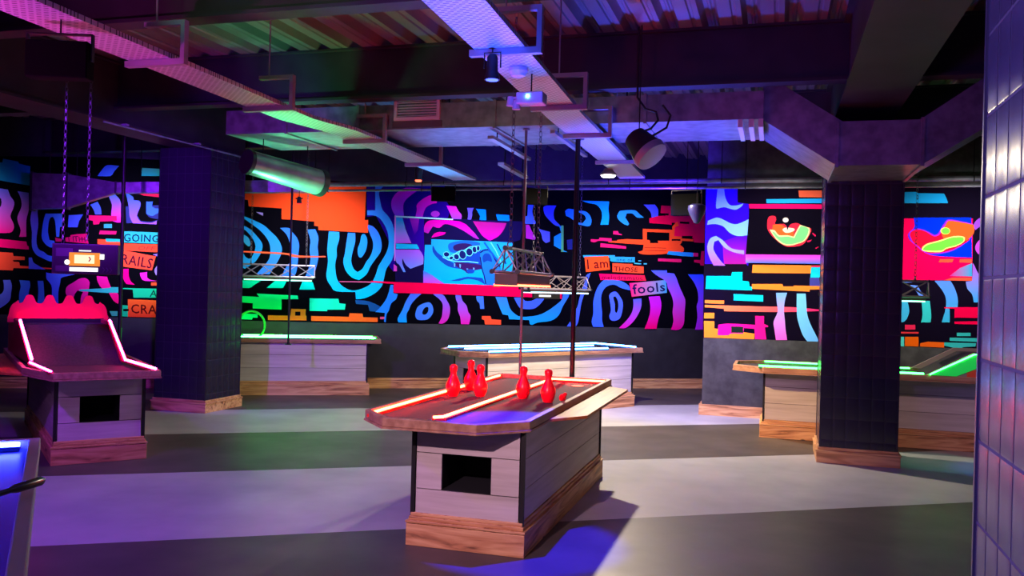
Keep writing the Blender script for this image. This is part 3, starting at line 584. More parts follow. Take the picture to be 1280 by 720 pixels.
w.poly(((115, 165, 250), (242, 88, 205)), [(970, 366), (984, 366), (981, 376), (980, 388), (981, 400), (982, 412), (984, 425), (970, 425), (968, 412), (967, 402), (972, 390), (971, 378)]); w.poly((112, 190, 255), [(996, 367), (1007, 367), (1008, 380), (1009, 393), (1013, 405), (1019, 417), (1024, 427), (1009, 426.6), (1003, 418), (998, 403), (996, 392)])
# beyond the column
w.poly((22, 155, 222), [(1115, 240), (1146, 240), (1147, 241.5), (1180, 242), (1183, 248), (1185, 254), (1115, 254)]); w.poly((238, 0, 78), [(1112, 273), (1216, 273), (1215, 350.5), (1112, 350)])
w.poly((0, 42, 235), [(1142, 272), (1214, 272), (1215, 322), (1185, 321), (1162, 318.5), (1150, 311), (1137, 300), (1135, 292), (1140, 287), (1143, 283)])
w.poly((150, 30, 210), [(1135.5, 293), (1139, 288), (1148, 285.5), (1158, 288.5), (1168, 294), (1173, 291), (1182, 276.5), (1190, 274.5), (1216, 280), (1216, 293), (1208, 303), (1195, 311.5), (1180, 316.5), (1160, 317.5), (1147, 309), (1139.5, 302)])
w.poly((232, 10, 52), [(1137, 293), (1140, 289), (1148, 287), (1158, 290), (1167, 295.5), (1174, 293.5), (1178, 288), (1190, 286), (1212, 300), (1195, 310), (1180, 315), (1160, 316), (1148, 308), (1141, 302)]); w.poly((235, 85, 32), [(1177, 291), (1184, 277), (1190, 276), (1218, 281), (1217, 292), (1208, 301), (1190, 297), (1180, 299)])
w.poly((240, 225, 120), [(1152, 311), (1158, 305), (1174, 300.5), (1188, 296), (1200, 295), (1206, 297), (1204, 303), (1195, 308), (1183, 311), (1176, 315), (1157, 314.5)], 1); w.poly((105, 245, 62), [(1154, 311), (1160, 306), (1175, 302), (1188, 297.5), (1200, 296.3), (1204.5, 298), (1203, 302.5), (1195, 306.5), (1183, 309.5), (1176, 313.3), (1157, 313.2)], 1); w.ell((200, 235, 90), 1181.5, 288.7, 6, 4.4); w.ell((105, 245, 62), 1182, 288.7, 4.8, 3.6)
for p in ([(1175, 324), (1192, 324), (1190, 328), (1173, 328)], [(1200, 324), (1215, 324), (1215, 328.5), (1199, 328)], [(1190, 347), (1215, 347), (1215, 351), (1180, 350.5)]): w.poly((232, 80, 55), p)
w.poly(((200, 40, 150), (32, 150, 200)), [(1187, 345), (1200, 335), (1215, 329), (1215, 345.5)], horiz=1)
w.poly((138, 62, 205), [(1217, 281), (1222, 274), (1234, 268), (1234, 281), (1224, 284), (1219, 288)]); w.poly((175, 62, 195), [(1219, 308), (1223, 301), (1229, 297.5), (1234, 297), (1234, 301), (1228, 306), (1229, 313), (1234, 315), (1234, 318), (1225, 319), (1220, 314)])
w.poly((92, 135, 238), [(1112, 349), (1133, 349.8), (1140, 353), (1112, 354)]); w.poly((92, 135, 245), [(1137, 356), (1147, 357), (1151, 364), (1157, 372), (1150, 372), (1144, 363)]); w.poly(((85, 135, 248), (48, 178, 215)), [(1168, 351), (1188, 351), (1193, 360), (1197, 372), (1197, 384), (1187, 384), (1187, 403), (1177, 403), (1182, 385), (1182, 372), (1177, 362)])
w.poly(((158, 80, 218), (60, 160, 240)), [(1216, 329), (1218, 332), (1223, 342), (1234, 354), (1234, 378), (1217, 378), (1215, 368), (1209, 361), (1207, 352), (1215, 351)]); w.poly((50, 195, 200), [(1152, 376), (1162, 376), (1164, 393), (1163, 403), (1151, 403), (1153, 394)]); w.poly((62, 178, 230), [(1112, 376), (1134, 376), (1136, 384), (1136, 392), (1130, 402), (1112, 406)])
w.poly((238, 0, 68), [(1180, 384), (1240, 384), (1240, 406), (1193, 405), (1193, 402), (1224, 401.5), (1224, 397.5), (1193, 397), (1193, 386), (1180, 385.5)]); w.poly((232, 35, 82), [(1131, 406), (1144, 406), (1144, 412), (1131, 412)]); w.poly((218, 50, 60), [(1112, 414.5), (1148, 415), (1148, 417), (1112, 417)])
w.poly((80, 215, 208), [(1112, 421), (1130, 421), (1130, 433), (1112, 432)]); w.poly((235, 95, 12), [(1131, 421), (1148, 421), (1148, 433), (1131, 432.5)]); w.poly((235, 95, 20), [(1150, 429), (1160, 427), (1180, 428), (1180, 434.5), (1150, 433)])
for p in ([(1180, 428), (1220, 429), (1219, 433), (1204, 434), (1200, 436), (1180, 432)], [(1187, 422), (1240, 423), (1240, 428), (1187, 426)], [(1196, 416), (1213, 416), (1213, 420), (1196, 420)]): w.poly((50, 182, 180), p)
w.poly((235, 95, 40), [(1222, 432), (1240, 432), (1240, 437), (1222, 436)])
w.done('wall_mural', 'graffiti mural on the nearer wall at right, with black lips picture and orange bars')
# ---------------------------------------------------------------- bowling tables
def body_parts(t, L_, s, hole=True, w=.35, ztop=.755, dx=0):
    """whitewashed plank body with dark corner posts on a torched plinth"""
    bm = BM(); g = .0022
    bm2 = BM(); box(bm2, -w+.02, w-.02, .012, L_-.012, .1, ztop-.004)
    zs = [.2, .385, .57, ztop]
    for z0, z1 in zip(zs, zs[1:]):
        box(bm, -w, -w+.016, .02, L_-.02, z0+g, z1-g); box(bm, w-.016, w, .02, L_-.02, z0+g, z1-g)
        box(bm, -w+.02, w-.02, L_-.016, L_, z0+g, z1-g)
        if not hole: box(bm, -w+.02, w-.02, 0, .016, z0+g, z1-g)
    if hole:
        hx0, hx1 = -.165, .155
        if s < 0: hx0, hx1 = -.155, .165
        box(bm, -w+.02, w-.02, 0, .016, .2, .348-g); box(bm, -w+.02, w-.02, 0, .016, .573+g, ztop)
        for a, b in ((-w+.02, hx0), (hx1, w-.02)): box(bm, a, b, 0, .016, .352, .57)
        bm2.free(); bm2 = BM()
        # hollow core: walls round a ball tray
        box(bm2, -w+.02, w-.02, .45, L_-.012, .1, ztop-.004)
        box(bm2, -w+.02, hx0-.01, .012, .45, .1, ztop-.004); box(bm2, hx1+.01, w-.02, .012, .45, .1, ztop-.004)
        box(bm2, hx0-.01, hx1+.01, .012, .45, .1, .35); box(bm2, hx0-.01, hx1+.01, .012, .45, .58, ztop-.004)
    obj('body_core', bm2, M_DARKIN, t); obj('plank_cladding', bm, M_PANEL, t)
    bm = BM()
    for x in (-w, w):
        for y in (0, L_): box(bm, x-.014 if x < 0 else x-.012, x+.012 if x < 0 else x+.014, y-.004 if y == 0 else y-.014, y+.014 if y == 0 else y+.004, .17, ztop)
    obj('corner_post', bm, M_BLACK, t)
    bm = BM(); e = .03; box(bm, -w-e, w+e, -e, L_+e, 0, .135); e = .022
    box(bm, -w-e-.012, w+e+.012, -e-.012, L_+e+.012, .139, .155); box(bm, -w-e+.004, w+e-.004, -e+.004, L_+e-.004, .155, .178); box(bm, -w-.01, w+.01, -.01, L_+.01, .178, .2)
    for f in bm.faces:
        f.normal_update()
        if abs(f.normal.y) > .6 : f.material_index = 1
    o = obj('plinth', bm, [M_PLINY, M_PLINX], t, bevel=.004)
    for c in t.children: c.location.x = dx
def inset(pts, d):
    n = len(pts); out = []
    for i in range(n):
        p0, p1, p2 = [Vector(pts[(i+j) % n]) for j in (-1, 0, 1)]
        a = (p1-p0).normalized(); b = (p2-p1).normalized(); na = Vector((-a.y, a.x)); nb = Vector((-b.y, b.x))
        m = (na+nb).normalized(); k = d/max(.3, m.dot(na)); out.append(tuple(p1+m*k))
    return out
def ring_prism(bm, outer, inner, z0, z1):
    n = len(outer); q = []
    for pts in (outer, inner):
        q.append([bm.verts.new((p[0], p[1], z0)) for p in pts]); q.append([bm.verts.new((p[0], p[1], z1)) for p in pts])
    for i in range(n):
        j = (i+1) % n
        for a, b in ((q[0], q[1]), (q[1], q[3]), (q[3], q[2]), (q[2], q[0])): bm.faces.new((a[i], a[j], b[j], b[i]))
def table_top(t, L_, s, outline, felt, ramp_at=None):
    o = [(s*x, y) for x, y in outline]
    if s < 0: o = o[::-1]
    inn = inset(o, .038)
    bm = BM(); ring_prism(bm, o, inn, .757, .812); obj('rim', bm, M_RIMY, t, bevel=.006)
    bm = BM(); ring_prism(bm, inset(o, -.006), inset(o, .02), .745, .757); obj('rim_bead', bm, M_RIMY, t)
    bm = BM(); prism(bm, inset(o, .03), .748, .776); obj('lane_bed', bm, felt, t)
def neon_strip(t, pts, m, s=1, r=.0085, base=True, red=None):
    pts = [(s*p[0], p[1], p[2]) for p in pts]
    par = t
    if base:
        bm = BM()
        for a, b in zip(pts, pts[1:]): bar(bm, Vector(a)-Z*.016, Vector(b)-Z*.016, .042, .018)
        par = obj('light_channel', bm, red or M_BLACK, t)
    bm = BM(); tube(bm, pts, r, 6); o = obj('neon_strip', bm, m, par); return o
N_RED = neon('neon_red', (1, .022, .008), 130); N_GRN = neon('neon_green', (.02, 1, .06), 55); N_GRR = neon('neon_green_soft', (.03, 1, .08), 22); N_BLU = neon('neon_ice_blue', (.07, .33, 1), 34)
N_PNK = neon('neon_pink', (1, .03, .22), 60); N_DBL = neon('neon_blue', (.03, .045, 1), 100)
OUT = [(-.69, 0), (-.45, -.26), (.14, -.26), (.39, 0), (.39, 2.71), (-.66, 2.71)]
CH_RED = mat('red_glow_channel', (240, 16, 22), .5); CH_GRN = mat('green_channel', (60, 160, 90), .4); CH_BLU = mat('blue_channel', (70, 110, 180), .4)  # the bright red puts the glow of the strips into the channel colour

# -- the middle table
t = empty('bowling_table', (-1.77, 5.05, 0), 0, label='table lane with red neon strips and bowling pins, in the middle of the room', cat='bowling table')
body_parts(t, 2.41, 1); table_top(t, 2.41, 1, OUT, M_FELT)
neon_strip(t, [(-.625, -.06, .80), (-.625, 2.62, .80)], N_RED, red=CH_RED)
neon_strip(t, [(-.21, -.045, .80), (-.165, 0, .80), (-.125, 2.58, .80), (.35, 2.60, .80)], N_RED, red=CH_RED)
bm = BM(); prism(bm, [(.385, .45), (.585, .72), (.585, 2.42), (.385, 2.58)], .742, .762); obj('side_shelf', bm, M_LEAF, t, bevel=.003)
bm = BM(); lathe(bm, [(.055, .777), (.055, .781), (.0, .7812)], 20, (.17, 2.3, 0)); obj('spot_marker', bm, mat('orange_marker', (250, 110, 40), .4), t)
# pins
M_PIN = mat('red_pin', (255, 14, 50), .3, Subsurface_Weight=.6, Subsurface_Scale=.06)
M_PIN.node_tree.nodes['Principled BSDF'].inputs['Subsurface Radius'].default_value = (1, .1, .05)
PROF = [(.0, 0), (.030, 0), (.034, .006), (.046, .035), (.052, .068), (.049, .092), (.037, .122), (.024, .150), (.0205, .168), (.024, .185), (.0285, .203), (.026, .220), (.015, .231), (0, .234)]
def pin(x, y, label, lay=None):
    bm = BM(); lathe(bm, PROF, 24); o = obj('bowling_pin', bm, M_PIN, smooth=True, label=label, cat='bowling pin')
    o.location = (x, y, .777); o.scale = (1.06, 1.06, 1.04)
    return o
pin(-2.30, 6.20, 'red bowling pin, the leftmost, on the far-left lane of the middle table')
pin(-2.12, 6.30, 'red bowling pin on the left lane, in front of another pin it overlaps')
pin(-2.315, 6.64, 'red bowling pin partly hidden behind the second pin from the left')
pin(-1.79, 6.33, 'red bowling pin just right of the middle neon strip of the middle table')
pin(-1.565, 6.2, 'red bowling pin, the rightmost upright one, near the wooden rim')
o = pin(-1.47, 6.28, 'small red skittle lying against the rightmost pin by the rim'); o.rotation_euler = (R_ := math.radians(68), 0, math.radians(25)); o.scale = (.5, .5, .62); o.location = (-1.455, 6.16, .812)

# -- green table along the back wall, left
t = empty('bowling_table', (-8.06, 10.62, 0), math.radians(-61), label='long table edged in green neon along the back wall, left of the middle', cat='bowling table')
body_parts(t, 2.6, 1, hole=False); OG = [(-.44, 0), (-.2, -.26), (.14, -.26), (.39, 0), (.39, 2.78), (-.44, 2.78)]
table_top(t, 2.6, 1, OG, M_FELT)
neon_strip(t, [(.372, .0, .822), (.372, 2.70, .822)], N_GRN, red=CH_GRN, r=.012); neon_strip(t, [(-.40, -.05, .80), (-.40, 2.7, .80)], N_GRN, red=CH_GRN)
bm = BM(); torus(bm, .2, .016, seg=28, s2=8, mat4=Matrix.Translation((.05, .95, .97)) @ Matrix.Rotation(PI/2, 4, 'Y') @ Matrix.Rotation(.3, 4, 'X')); obj('loop_hoop', bm, mat('green_plastic', (70, 190, 90), .3), t, smooth=True)
# -- ice blue table behind the middle one
t = empty('bowling_table', (-3.637, 10.388, 0), math.radians(-36), label='table edged in ice-blue neon standing behind the middle table', cat='bowling table')
OB = [(-.56, 0), (-.38, -.2), (.14, -.26), (.39, 0), (.39, 2.66), (-.56, 2.66)]
body_parts(t, 2.5, 1); table_top(t, 2.5, 1, OB, M_FELT)
neon_strip(t, [(-.5, 0, .82), (-.5, 2.58, .82), (.30, 2.60, .82)], N_BLU, red=CH_BLU, r=.011); neon_strip(t, [(-.13, .0, .82), (-.13, 2.2, .82)], N_BLU, red=CH_BLU, r=.009)
neon_strip(t, [(.372, .02, .820), (.372, 2.0, .820)], N_BLU, red=CH_BLU, r=.010)
# -- right table with ramp, lit green
def ramp_parts(t, s, y0, y1, ztop, x0, x1, yend, nm, side_h=.05, ch=None, felt=None, skew=0):
    """lane climbs a steep ramp onto an upper deck"""
    X0, X1 = min(s*x0, s*x1), max(s*x0, s*x1)
    bm = BM(); v = []
    prof = [(y0, .78), (y1, ztop), (yend, ztop), (yend, .76), (y0, .76)]
    sk = lambda p: skew if p > y0+.01 else 0
    a = [bm.verts.new((X0+sk(p), p, q)) for p, q in prof]; b = [bm.verts.new((X1+sk(p), p, q)) for p, q in prof]
    bm.faces.new(a); bm.faces.new(b[::-1])
    for i in range(5): bm.faces.new((a[i], a[(i+1) % 5], b[(i+1) % 5], b[i]))
    obj('ramp', bm, felt or M_FELT, t)
    for x in (X0, X1):
        bm = BM(); e = .018
        prof2 = [(y0-.06, .81), (y1-.03, ztop+.035), (yend, ztop+.035), (yend, .80), (y0-.06, .80)]
        a = [bm.verts.new((x-e+sk(p), p, q)) for p, q in prof2]; b = [bm.verts.new((x+e+sk(p), p, q)) for p, q in prof2]
        bm.faces.new(a); bm.faces.new(b[::-1])
        for i in range(5): bm.faces.new((a[i], a[(i+1) % 5], b[(i+1) % 5], b[i]))
        obj('ramp_cheek', bm, ch or M_RIMY, t, bevel=.003)
t = empty('bowling_table', (-.11, 10.64, 0), -PI/2, label='ramped table lit bright green, along the right wall behind the column', cat='bowling table')
OR_ = [(-.69, 0), (-.45, -.33), (.14, -.33), (.39, 0), (.39, 2.75), (-.69, 2.75)]
body_parts(t, 2.55, -1, hole=False); table_top(t, 2.55, -1, OR_, M_FELT)
neon_strip(t, [(-.66, -.05, .822), (-.66, 1.60, .822)], N_GRR, s=-1, red=CH_GRN, r=.011)
neon_strip(t, [(.34, -.0, .80), (.34, 1.60, .80)], N_GRR, s=-1, red=CH_GRN)
ramp_parts(t, -1, 1.68, 2.08, 1.02, -.66, .35, 2.7, N_GRN, ch=mat('grey_ramp_side', (150, 130, 128), .5))
bm = BM(); loft(bm, [[(.70, 1.66, .815), (.70, 1.90, .815), (.70, 2.36, 1.03), (.70, 2.10, 1.045)], [(.684, 1.66, .815), (.684, 1.90, .815), (.684, 2.36, 1.03), (.684, 2.10, 1.045)]]); obj('glowing_cheek', bm, mat('green_acrylic', (20, 215, 70), .3, emit=(.02, .8, .12), es=.4), t)
neon_strip(t, [(.70, 1.65, .82), (.70, 2.06, 1.045), (.70, 2.16, 1.05)], N_GRR, base=False, r=.007)
bm = BM(); box(bm, .677, .682, 2.0, 2.7, .80, .93); obj('red_cheek_graphic', bm, mat('orange_paint', (235, 80, 40), .5), t)
bm = BM(); box(bm, .679, .684, 2.06, 2.4, .925, .945); box(bm, .679, .684, 2.22, 2.6, .945, .968); obj('step_graphic', bm, M_BLACK, t)

# -- pink table at left
PA = math.radians(50)
t = empty('bowling_table', (-5.55, 6.33, 0), PA, label='steep ramped table with pink-white neon at left, red wavy headboard', cat='bowling table')
OP = [(-.64, .25), (-.46, -.34), (.37, -.34), (.40, .25), (.40, 2.6), (-.64, 2.6)]
body_parts(t, 2.5, 1, dx=-.05); M_FELTP = M_FELT
table_top(t, 2.5, 1, OP, M_FELTP)
CHP = mat('crimson_channel', (190, 20, 70), .4)
ramp_parts(t, 1, .70, 1.10, 1.135, -.53, .24, 2.3, N_PNK, ch=CHP, skew=-.07)
neon_strip(t, [(.33, -.31, .825), (.25, .66, .825), (.17, 1.08, 1.18)], N_PNK, red=CHP, r=.012)
neon_strip(t, [(-.53, .66, .845), (-.60, 1.08, 1.18)], N_PNK, base=False, r=.012); neon_strip(t, [(-.47, -.30, .825), (-.55, .6, .825)], N_PNK, base=True, red=CHP, r=.008)
bm = BM(); prism(bm, [(-.64, .2), (-.86, .45), (-.86, 2.35), (-.64, 2.5)], .742, .762); obj('side_shelf', bm, M_LEAF, t, bevel=.003)
# wavy headboard
pts = [(-.67, 1.135), (.24, 1.135), (.24, 1.19)]
top = []
n = 100
for i in range(n+1):
    u = i/n; x = .23-.89*u; e = min(1, min(u, 1-u)/.09)
    top.append((x, 1.20+.165*e**.5+.045*math.tanh(1.8*math.cos(u*2*PI*5))*(1 if e == 1 else .3)))
pts += top+[(-.67, 1.18)]
bm = BM(); a = [bm.verts.new((x, 1.62, z)) for x, z in pts]; b = [bm.verts.new((x, 1.64, z)) for x, z in pts]; 
for q in tess([[Vector((x, z, 0)) for x, z in pts]]): bm.faces.new([a[i] for i in q]); bm.faces.new([b[i] for i in q])
for i in range(len(pts)): bm.faces.new((a[i], a[(i+1) % len(pts)], b[(i+1) % len(pts)], b[i]))
obj('wavy_headboard', bm, mat('red_headboard', (240, 5, 60), .45), t, label='bright red wavy-topped headboard')
neon_strip(t, [(-.60, 1.56, 1.15), (.17, 1.56, 1.15)], neon('crimson_fill_strip', (1, .02, .10), 26), base=False, r=.007)  # hidden strip added to light the headboard red
bm = BM(); box(bm, -.62, .18, 1.50, 1.515, 1.135, 1.178); obj('light_lip', bm, M_BLACK, t)  # lip added to keep the crimson strip out of sight
# -- corner table, bottom left
t = empty('game_table', (-3.40, 3.44, 0), math.radians(44), label='wooden-framed game table glowing blue in the bottom left corner', cat='game table')
bm = BM(); o_ = [(-1.1, -2.35), (0, -2.35), (0, 0), (-1.1, 0)]; i_ = [(-1.05, -2.3), (-.05, -2.3), (-.05, -.05), (-1.05, -.05)]
ring_prism(bm, o_, i_, .76, .815); obj('rim', bm, M_PANEL, t, bevel=.006)
bm = BM(); prism(bm, inset(o_, .03), .70, .772); obj('play_field', bm, mat('blue_playfield', (60, 95, 240), .3), t)
neon_strip(t, [(-1.02, -.085, .80), (-.085, -.085, .80)], N_DBL, red=CH_BLU, r=.012)
neon_strip(t, [(-1.02, -.12, .80), (-1.02, -2.2, .80)], N_DBL, red=CH_BLU, r=.009)
bm = BM(); box(bm, -1.03, -.07, -2.28, -.07, .2, .70); obj('plank_cladding', bm, M_PANEL, t)
bm = BM(); box(bm, -1.06, -.04, -2.31, -.04, 0, .2); obj('plinth', bm, M_PLINY, t, bevel=.004)
a = atz(54, 600, .855); b = atz(-60, 636, .86)
bm = BM(); tube(bm, [b, b+(a-b)*.6, b+(a-b)*.68, b+(a-b)*.96, a], [.010, .010, .0165, .0175, .010], 12)
obj('rod_handle', bm, mat('black_rubber', (12, 12, 14), .25), smooth=True, label='black round-ended bar lying across the rim of the blue corner table', cat='handle')
# ---------------------------------------------------------------- ducts
def extr_y(bm, pts, y0, y1):
    a = [bm.verts.new((x, y0, z)) for x, z in pts]; b = [bm.verts.new((x, y1, z)) for x, z in pts]; bm.faces.new(a); bm.faces.new(b[::-1])
    for i in range(len(pts)): bm.faces.new((a[i], a[(i+1) % len(pts)], b[(i+1) % len(pts)], b[i]))
t = empty('ventilation_duct', (-2.8, 7.8, 3.1), label='wide rectangular galvanised duct crossing the ceiling, dipping in a U by the right column', cat='duct')
def rel(t, bm): frame_tf(bm, Matrix.Translation(-Vector(t.location)))
bm = BM(); box(bm, -5.45, -.14, 7.80, 8.85, 3.1, 3.34); rel(t, bm); obj('duct_run', bm, M_GALV, t)
bm = BM()
lo = [(-.14, 3.1), (.46, 2.7), (1.12, 2.7), (1.75, 3.1), (4.9, 3.1)]; hi = [(4.9, 3.46), (1.66, 3.46), (1.10, 3.07), (.5, 3.07), (-.08, 3.46), (-.14, 3.46)]
extr_y(bm, lo+hi, 7.86, 8.92); rel(t, bm)
bmesh.ops.triangulate(bm, faces=[f for f in bm.faces if len(f.verts) > 4]); obj('dipped_run', bm, M_GALV, t)
bm = BM()
for x in (-4.75, -3.95, -2.55, -1.15): box(bm, x-.012, x+.012, 7.785, 8.865, 3.085, 3.35)
for x, z in ((.46, 2.7), (1.12, 2.7)): box(bm, x-.015, x+.015, 7.845, 8.935, z-.015, z+.385)
rel(t, bm); obj('flange', bm, M_GALV, t)
bm = BM()
for x in (-.33, -.24, -.16): box(bm, x-.02, x+.02, 7.79, 8.5, 3.03, 3.1)
rel(t, bm); obj('pale_bracket', bm, mat('pale_zinc', (215, 215, 200), .4, .2), t)
bm = BM()
for x in (-5.2, -3.2, -1.4): tube(bm, [(x, 8.3, 3.34), (x, 8.3, TOP)], .008, 6)
for x in (.55, 1.05): tube(bm, [(x, 8.9, 3.05), (x, 8.9, TOP)], .008, 6)
rel(t, bm); obj('hanger_rod', bm, M_BLKM, t)
t = empty('ceiling_vent', (-3.33, 7.79, 3.18), label='slatted rectangular vent grille lit magenta on the duct between the two cable trays', cat='vent')
bm = BM(); x0, x1, z0, z1 = -.235, .235, 0, .215
box(bm, x0, x1, -.02, .04, z0, z0+.03); box(bm, x0, x1, -.02, .04, z1-.03, z1); box(bm, x0, x0+.03, -.02, .04, z0+.03, z1-.03); box(bm, x1-.03, x1, -.02, .04, z0+.03, z1-.03)
obj('frame', bm, mat('white_enamel', (215, 205, 215), .45), t)
bm = BM()
for i in range(6):
    z = z0+.042+i*.0255; bar(bm, (x0+.03, 0, z), (x1-.03, 0, z), .03, .006)
obj('slats', bm, mat('white_enamel', (215, 205, 215), .45), t)
bm = BM(); box(bm, x0, x1, .03, .06, z0, z1); box(bm, x0-.02, x1+.02, 0, .05, -.07, -.005); obj('back_plate', bm, mat('grey_enamel', (90, 85, 95), .5), t)
# round duct
a = Vector((0, 0, EYE))+ray(309, 202)*9.0; b = Vector((0, 0, EYE))+ray(401, 229)*9.7
t = empty('round_duct', a, label='short round metal duct lit green underneath, right of the left column', cat='duct')
bm = BM(); tube(bm, [Vector((0, 0, 0)), (b-a)], [.122, .142], 28); obj('pipe_shell', bm, noisy('brushed_zinc', (130, 128, 138), (160, 158, 168), (4, 4, 4), .35, .6, det=2), t, smooth=True)
bm = BM(); d = (b-a).normalized(); tube(bm, [-d*.012, d*.03], [.13, .13], 28); tube(bm, [(b-a)-d*.05, (b-a)+d*.015], [.150, .150], 28); obj('end_collar', bm, mat('dark_zinc', (52, 46, 56), .45, .5), t, smooth=True)
bm = BM()
for k in (.2, .8):
    p = (b-a)*k; tube(bm, [p, Vector((p.x, p.y, 3.08-a.z))], .006, 6)
obj('hanger_rod', bm, M_BLKM, t)
# tapered box duct parallel to the wall
def wp(px, py, off):
    return wallpt(px, py, off, 0)
t = empty('ventilation_duct', tuple(WA), label='box duct narrowing in a violet-lit wedge, hung before the mural at far left', cat='duct')
A0 = wp(66, 236, .9); A1 = wp(108, 237, .95); A2 = wp(165, 234, 1.0); A3 = wp(393, 232, 1.0)
def boxring(c, dirv, w_, z0, z1):
    n_ = Vector((dirv.y, -dirv.x, 0)).normalized(); c = Vector((c.x, c.y, 0)); return [c+n_*w_/2+Z*z0, c-n_*w_/2+Z*z0, c-n_*w_/2+Z*z1, c+n_*w_/2+Z*z1]
bm = BM()
zz = lambda px, py, off: wp(px, py+9, off).z
R0 = boxring(A0, WD, .16, zz(37, 258, .9), zz(37, 216, .9)); R1 = boxring(A1, WD, .16, zz(80, 257, .95), zz(80, 218, .95))
R2 = boxring(A2, WD, .16, zz(141, 240, 1.0), zz(141, 228, 1.0)); R3 = boxring(A3, WD, .22, zz(393, 240, 1.0), zz(393, 226, 1.0))
loft(bm, [R0, R1, R2, R3]); rel(t, bm); obj('duct_shell', bm, M_GALV, t)
bm = BM()
for c_, r_ in ((A0, R0), (A1, R1), (A2, R2)):
    q = [p+(p-sum(r_, Vector())/4).normalized()*.02 for p in r_]; loft(bm, [[p-WD*.012 for p in q], [p+WD*.012 for p in q]])
rel(t, bm); obj('flange', bm, mat('dark_zinc', (52, 46, 56), .45, .5), t)
bm = BM()
for c_ in (A0+WD*.2, A1+WD*.1, A2+WD*.3, A3-WD*.3): tube(bm, [Vector((c_.x, c_.y, 2.9)), Vector((c_.x, c_.y, TOP))], .006, 6)
rel(t, bm); obj('hanger_rod', bm, M_BLKM, t)

# ---------------------------------------------------------------- perforated cable trays
def tray_mat():
    m = mat('perforated_zinc', (190, 190, 198), .42, .35); nt = m.node_tree; N, L = nodes(m); b = N['Principled BSDF']
    g = N.new('ShaderNodeNewGeometry'); br = N.new('ShaderNodeTexBrick'); br.inputs['Scale'].default_value = 1; br.inputs['Brick Width'].default_value = .05; br.inputs['Row Height'].default_value = .026
    br.inputs['Mortar Size'].default_value = .0095; br.inputs['Mortar Smooth'].default_value = .2; br.offset = .5
    br.inputs['Color1'].default_value = br.inputs['Color2'].default_value = (*lin((70, 70, 82)), 1); br.inputs['Mortar'].default_value = (*lin((200, 200, 208)), 1)
    L.new(g.outputs['Position'], br.inputs['Vector']); L.new(br.outputs['Color'], b.inputs['Base Color']); return m
M_TRAY = tray_mat(); M_BRK = mat('zinc_bracket', (150, 145, 155), .45, .3)
def tray(label, pts, wid, brks, z=3.0):
    t = empty('cable_tray', (pts[0][0], pts[0][1], z), label=label, cat='cable tray')
    bm = BM()
    def at(y):
        for (x0, y0), (x1, y1) in zip(pts, pts[1:]):
            if y <= y1: return x0+(x1-x0)*(y-y0)/(y1-y0)
        return pts[-1][0]
    rings = []
    for x, y in pts:
        rings.append([(x, y, z+.03), (x, y, z), (x+wid, y, z), (x+wid, y, z+.03), (x+wid-.004, y, z+.03), (x+wid-.004, y, z+.004), (x+.004, y, z+.004), (x+.004, y, z+.03)])
    loft(bm, rings, cap=False); rel(t, bm); obj('tray_channel', bm, M_TRAY, t)
    for i, y in enumerate(brks):
        x = at(y); bm = BM(); xr = x+wid
        box(bm, x-.03, xr+.10, y-.012, y+.03, z-.04, z-.002); box(bm, xr+.07, xr+.10, y-.012, y+.03, z-.002, z+.21); box(bm, x+wid*.35, xr+.10, y-.012, y+.03, z+.21, z+.24)
        tube(bm, [(x+wid*.6, y+.01, z+.22), (x+wid*.6, y+.01, TOP)], .006, 6)
        rel(t, bm); obj('hanger_bracket', bm, M_BRK, t)
    bm = BM(); random.seed(3)
    for k in range(4):
        xo = wid*(.2+.18*k); tube(bm, [(at(y)+xo+random.uniform(-.02, .02), y, z+.02) for y in [pts[0][1]+j*.7 for j in range(int((pts[-1][1]-pts[0][1])/.7))]], .011, 6)
    rel(t, bm); obj('cables', bm, M_BLACK, t)
tray('perforated cable tray lit blue, the right of the two running away overhead', [(-1.62, 1.2), (-1.70, 4.0), (-1.83, 7.0), (-1.90, 10.9)], .31, (2.9, 4.9, 6.5, 7.725, 9.35))
tray('perforated cable tray lit pink then green, the left of the two running away overhead', [(-3.90, 1.0), (-3.97, 3.6), (-4.09, 5.8), (-4.14, 6.7), (-4.03, 7.3), (-4.12, 10.9)], .32, (3.0, 4.72, 6.15, 7.725, 9.3))
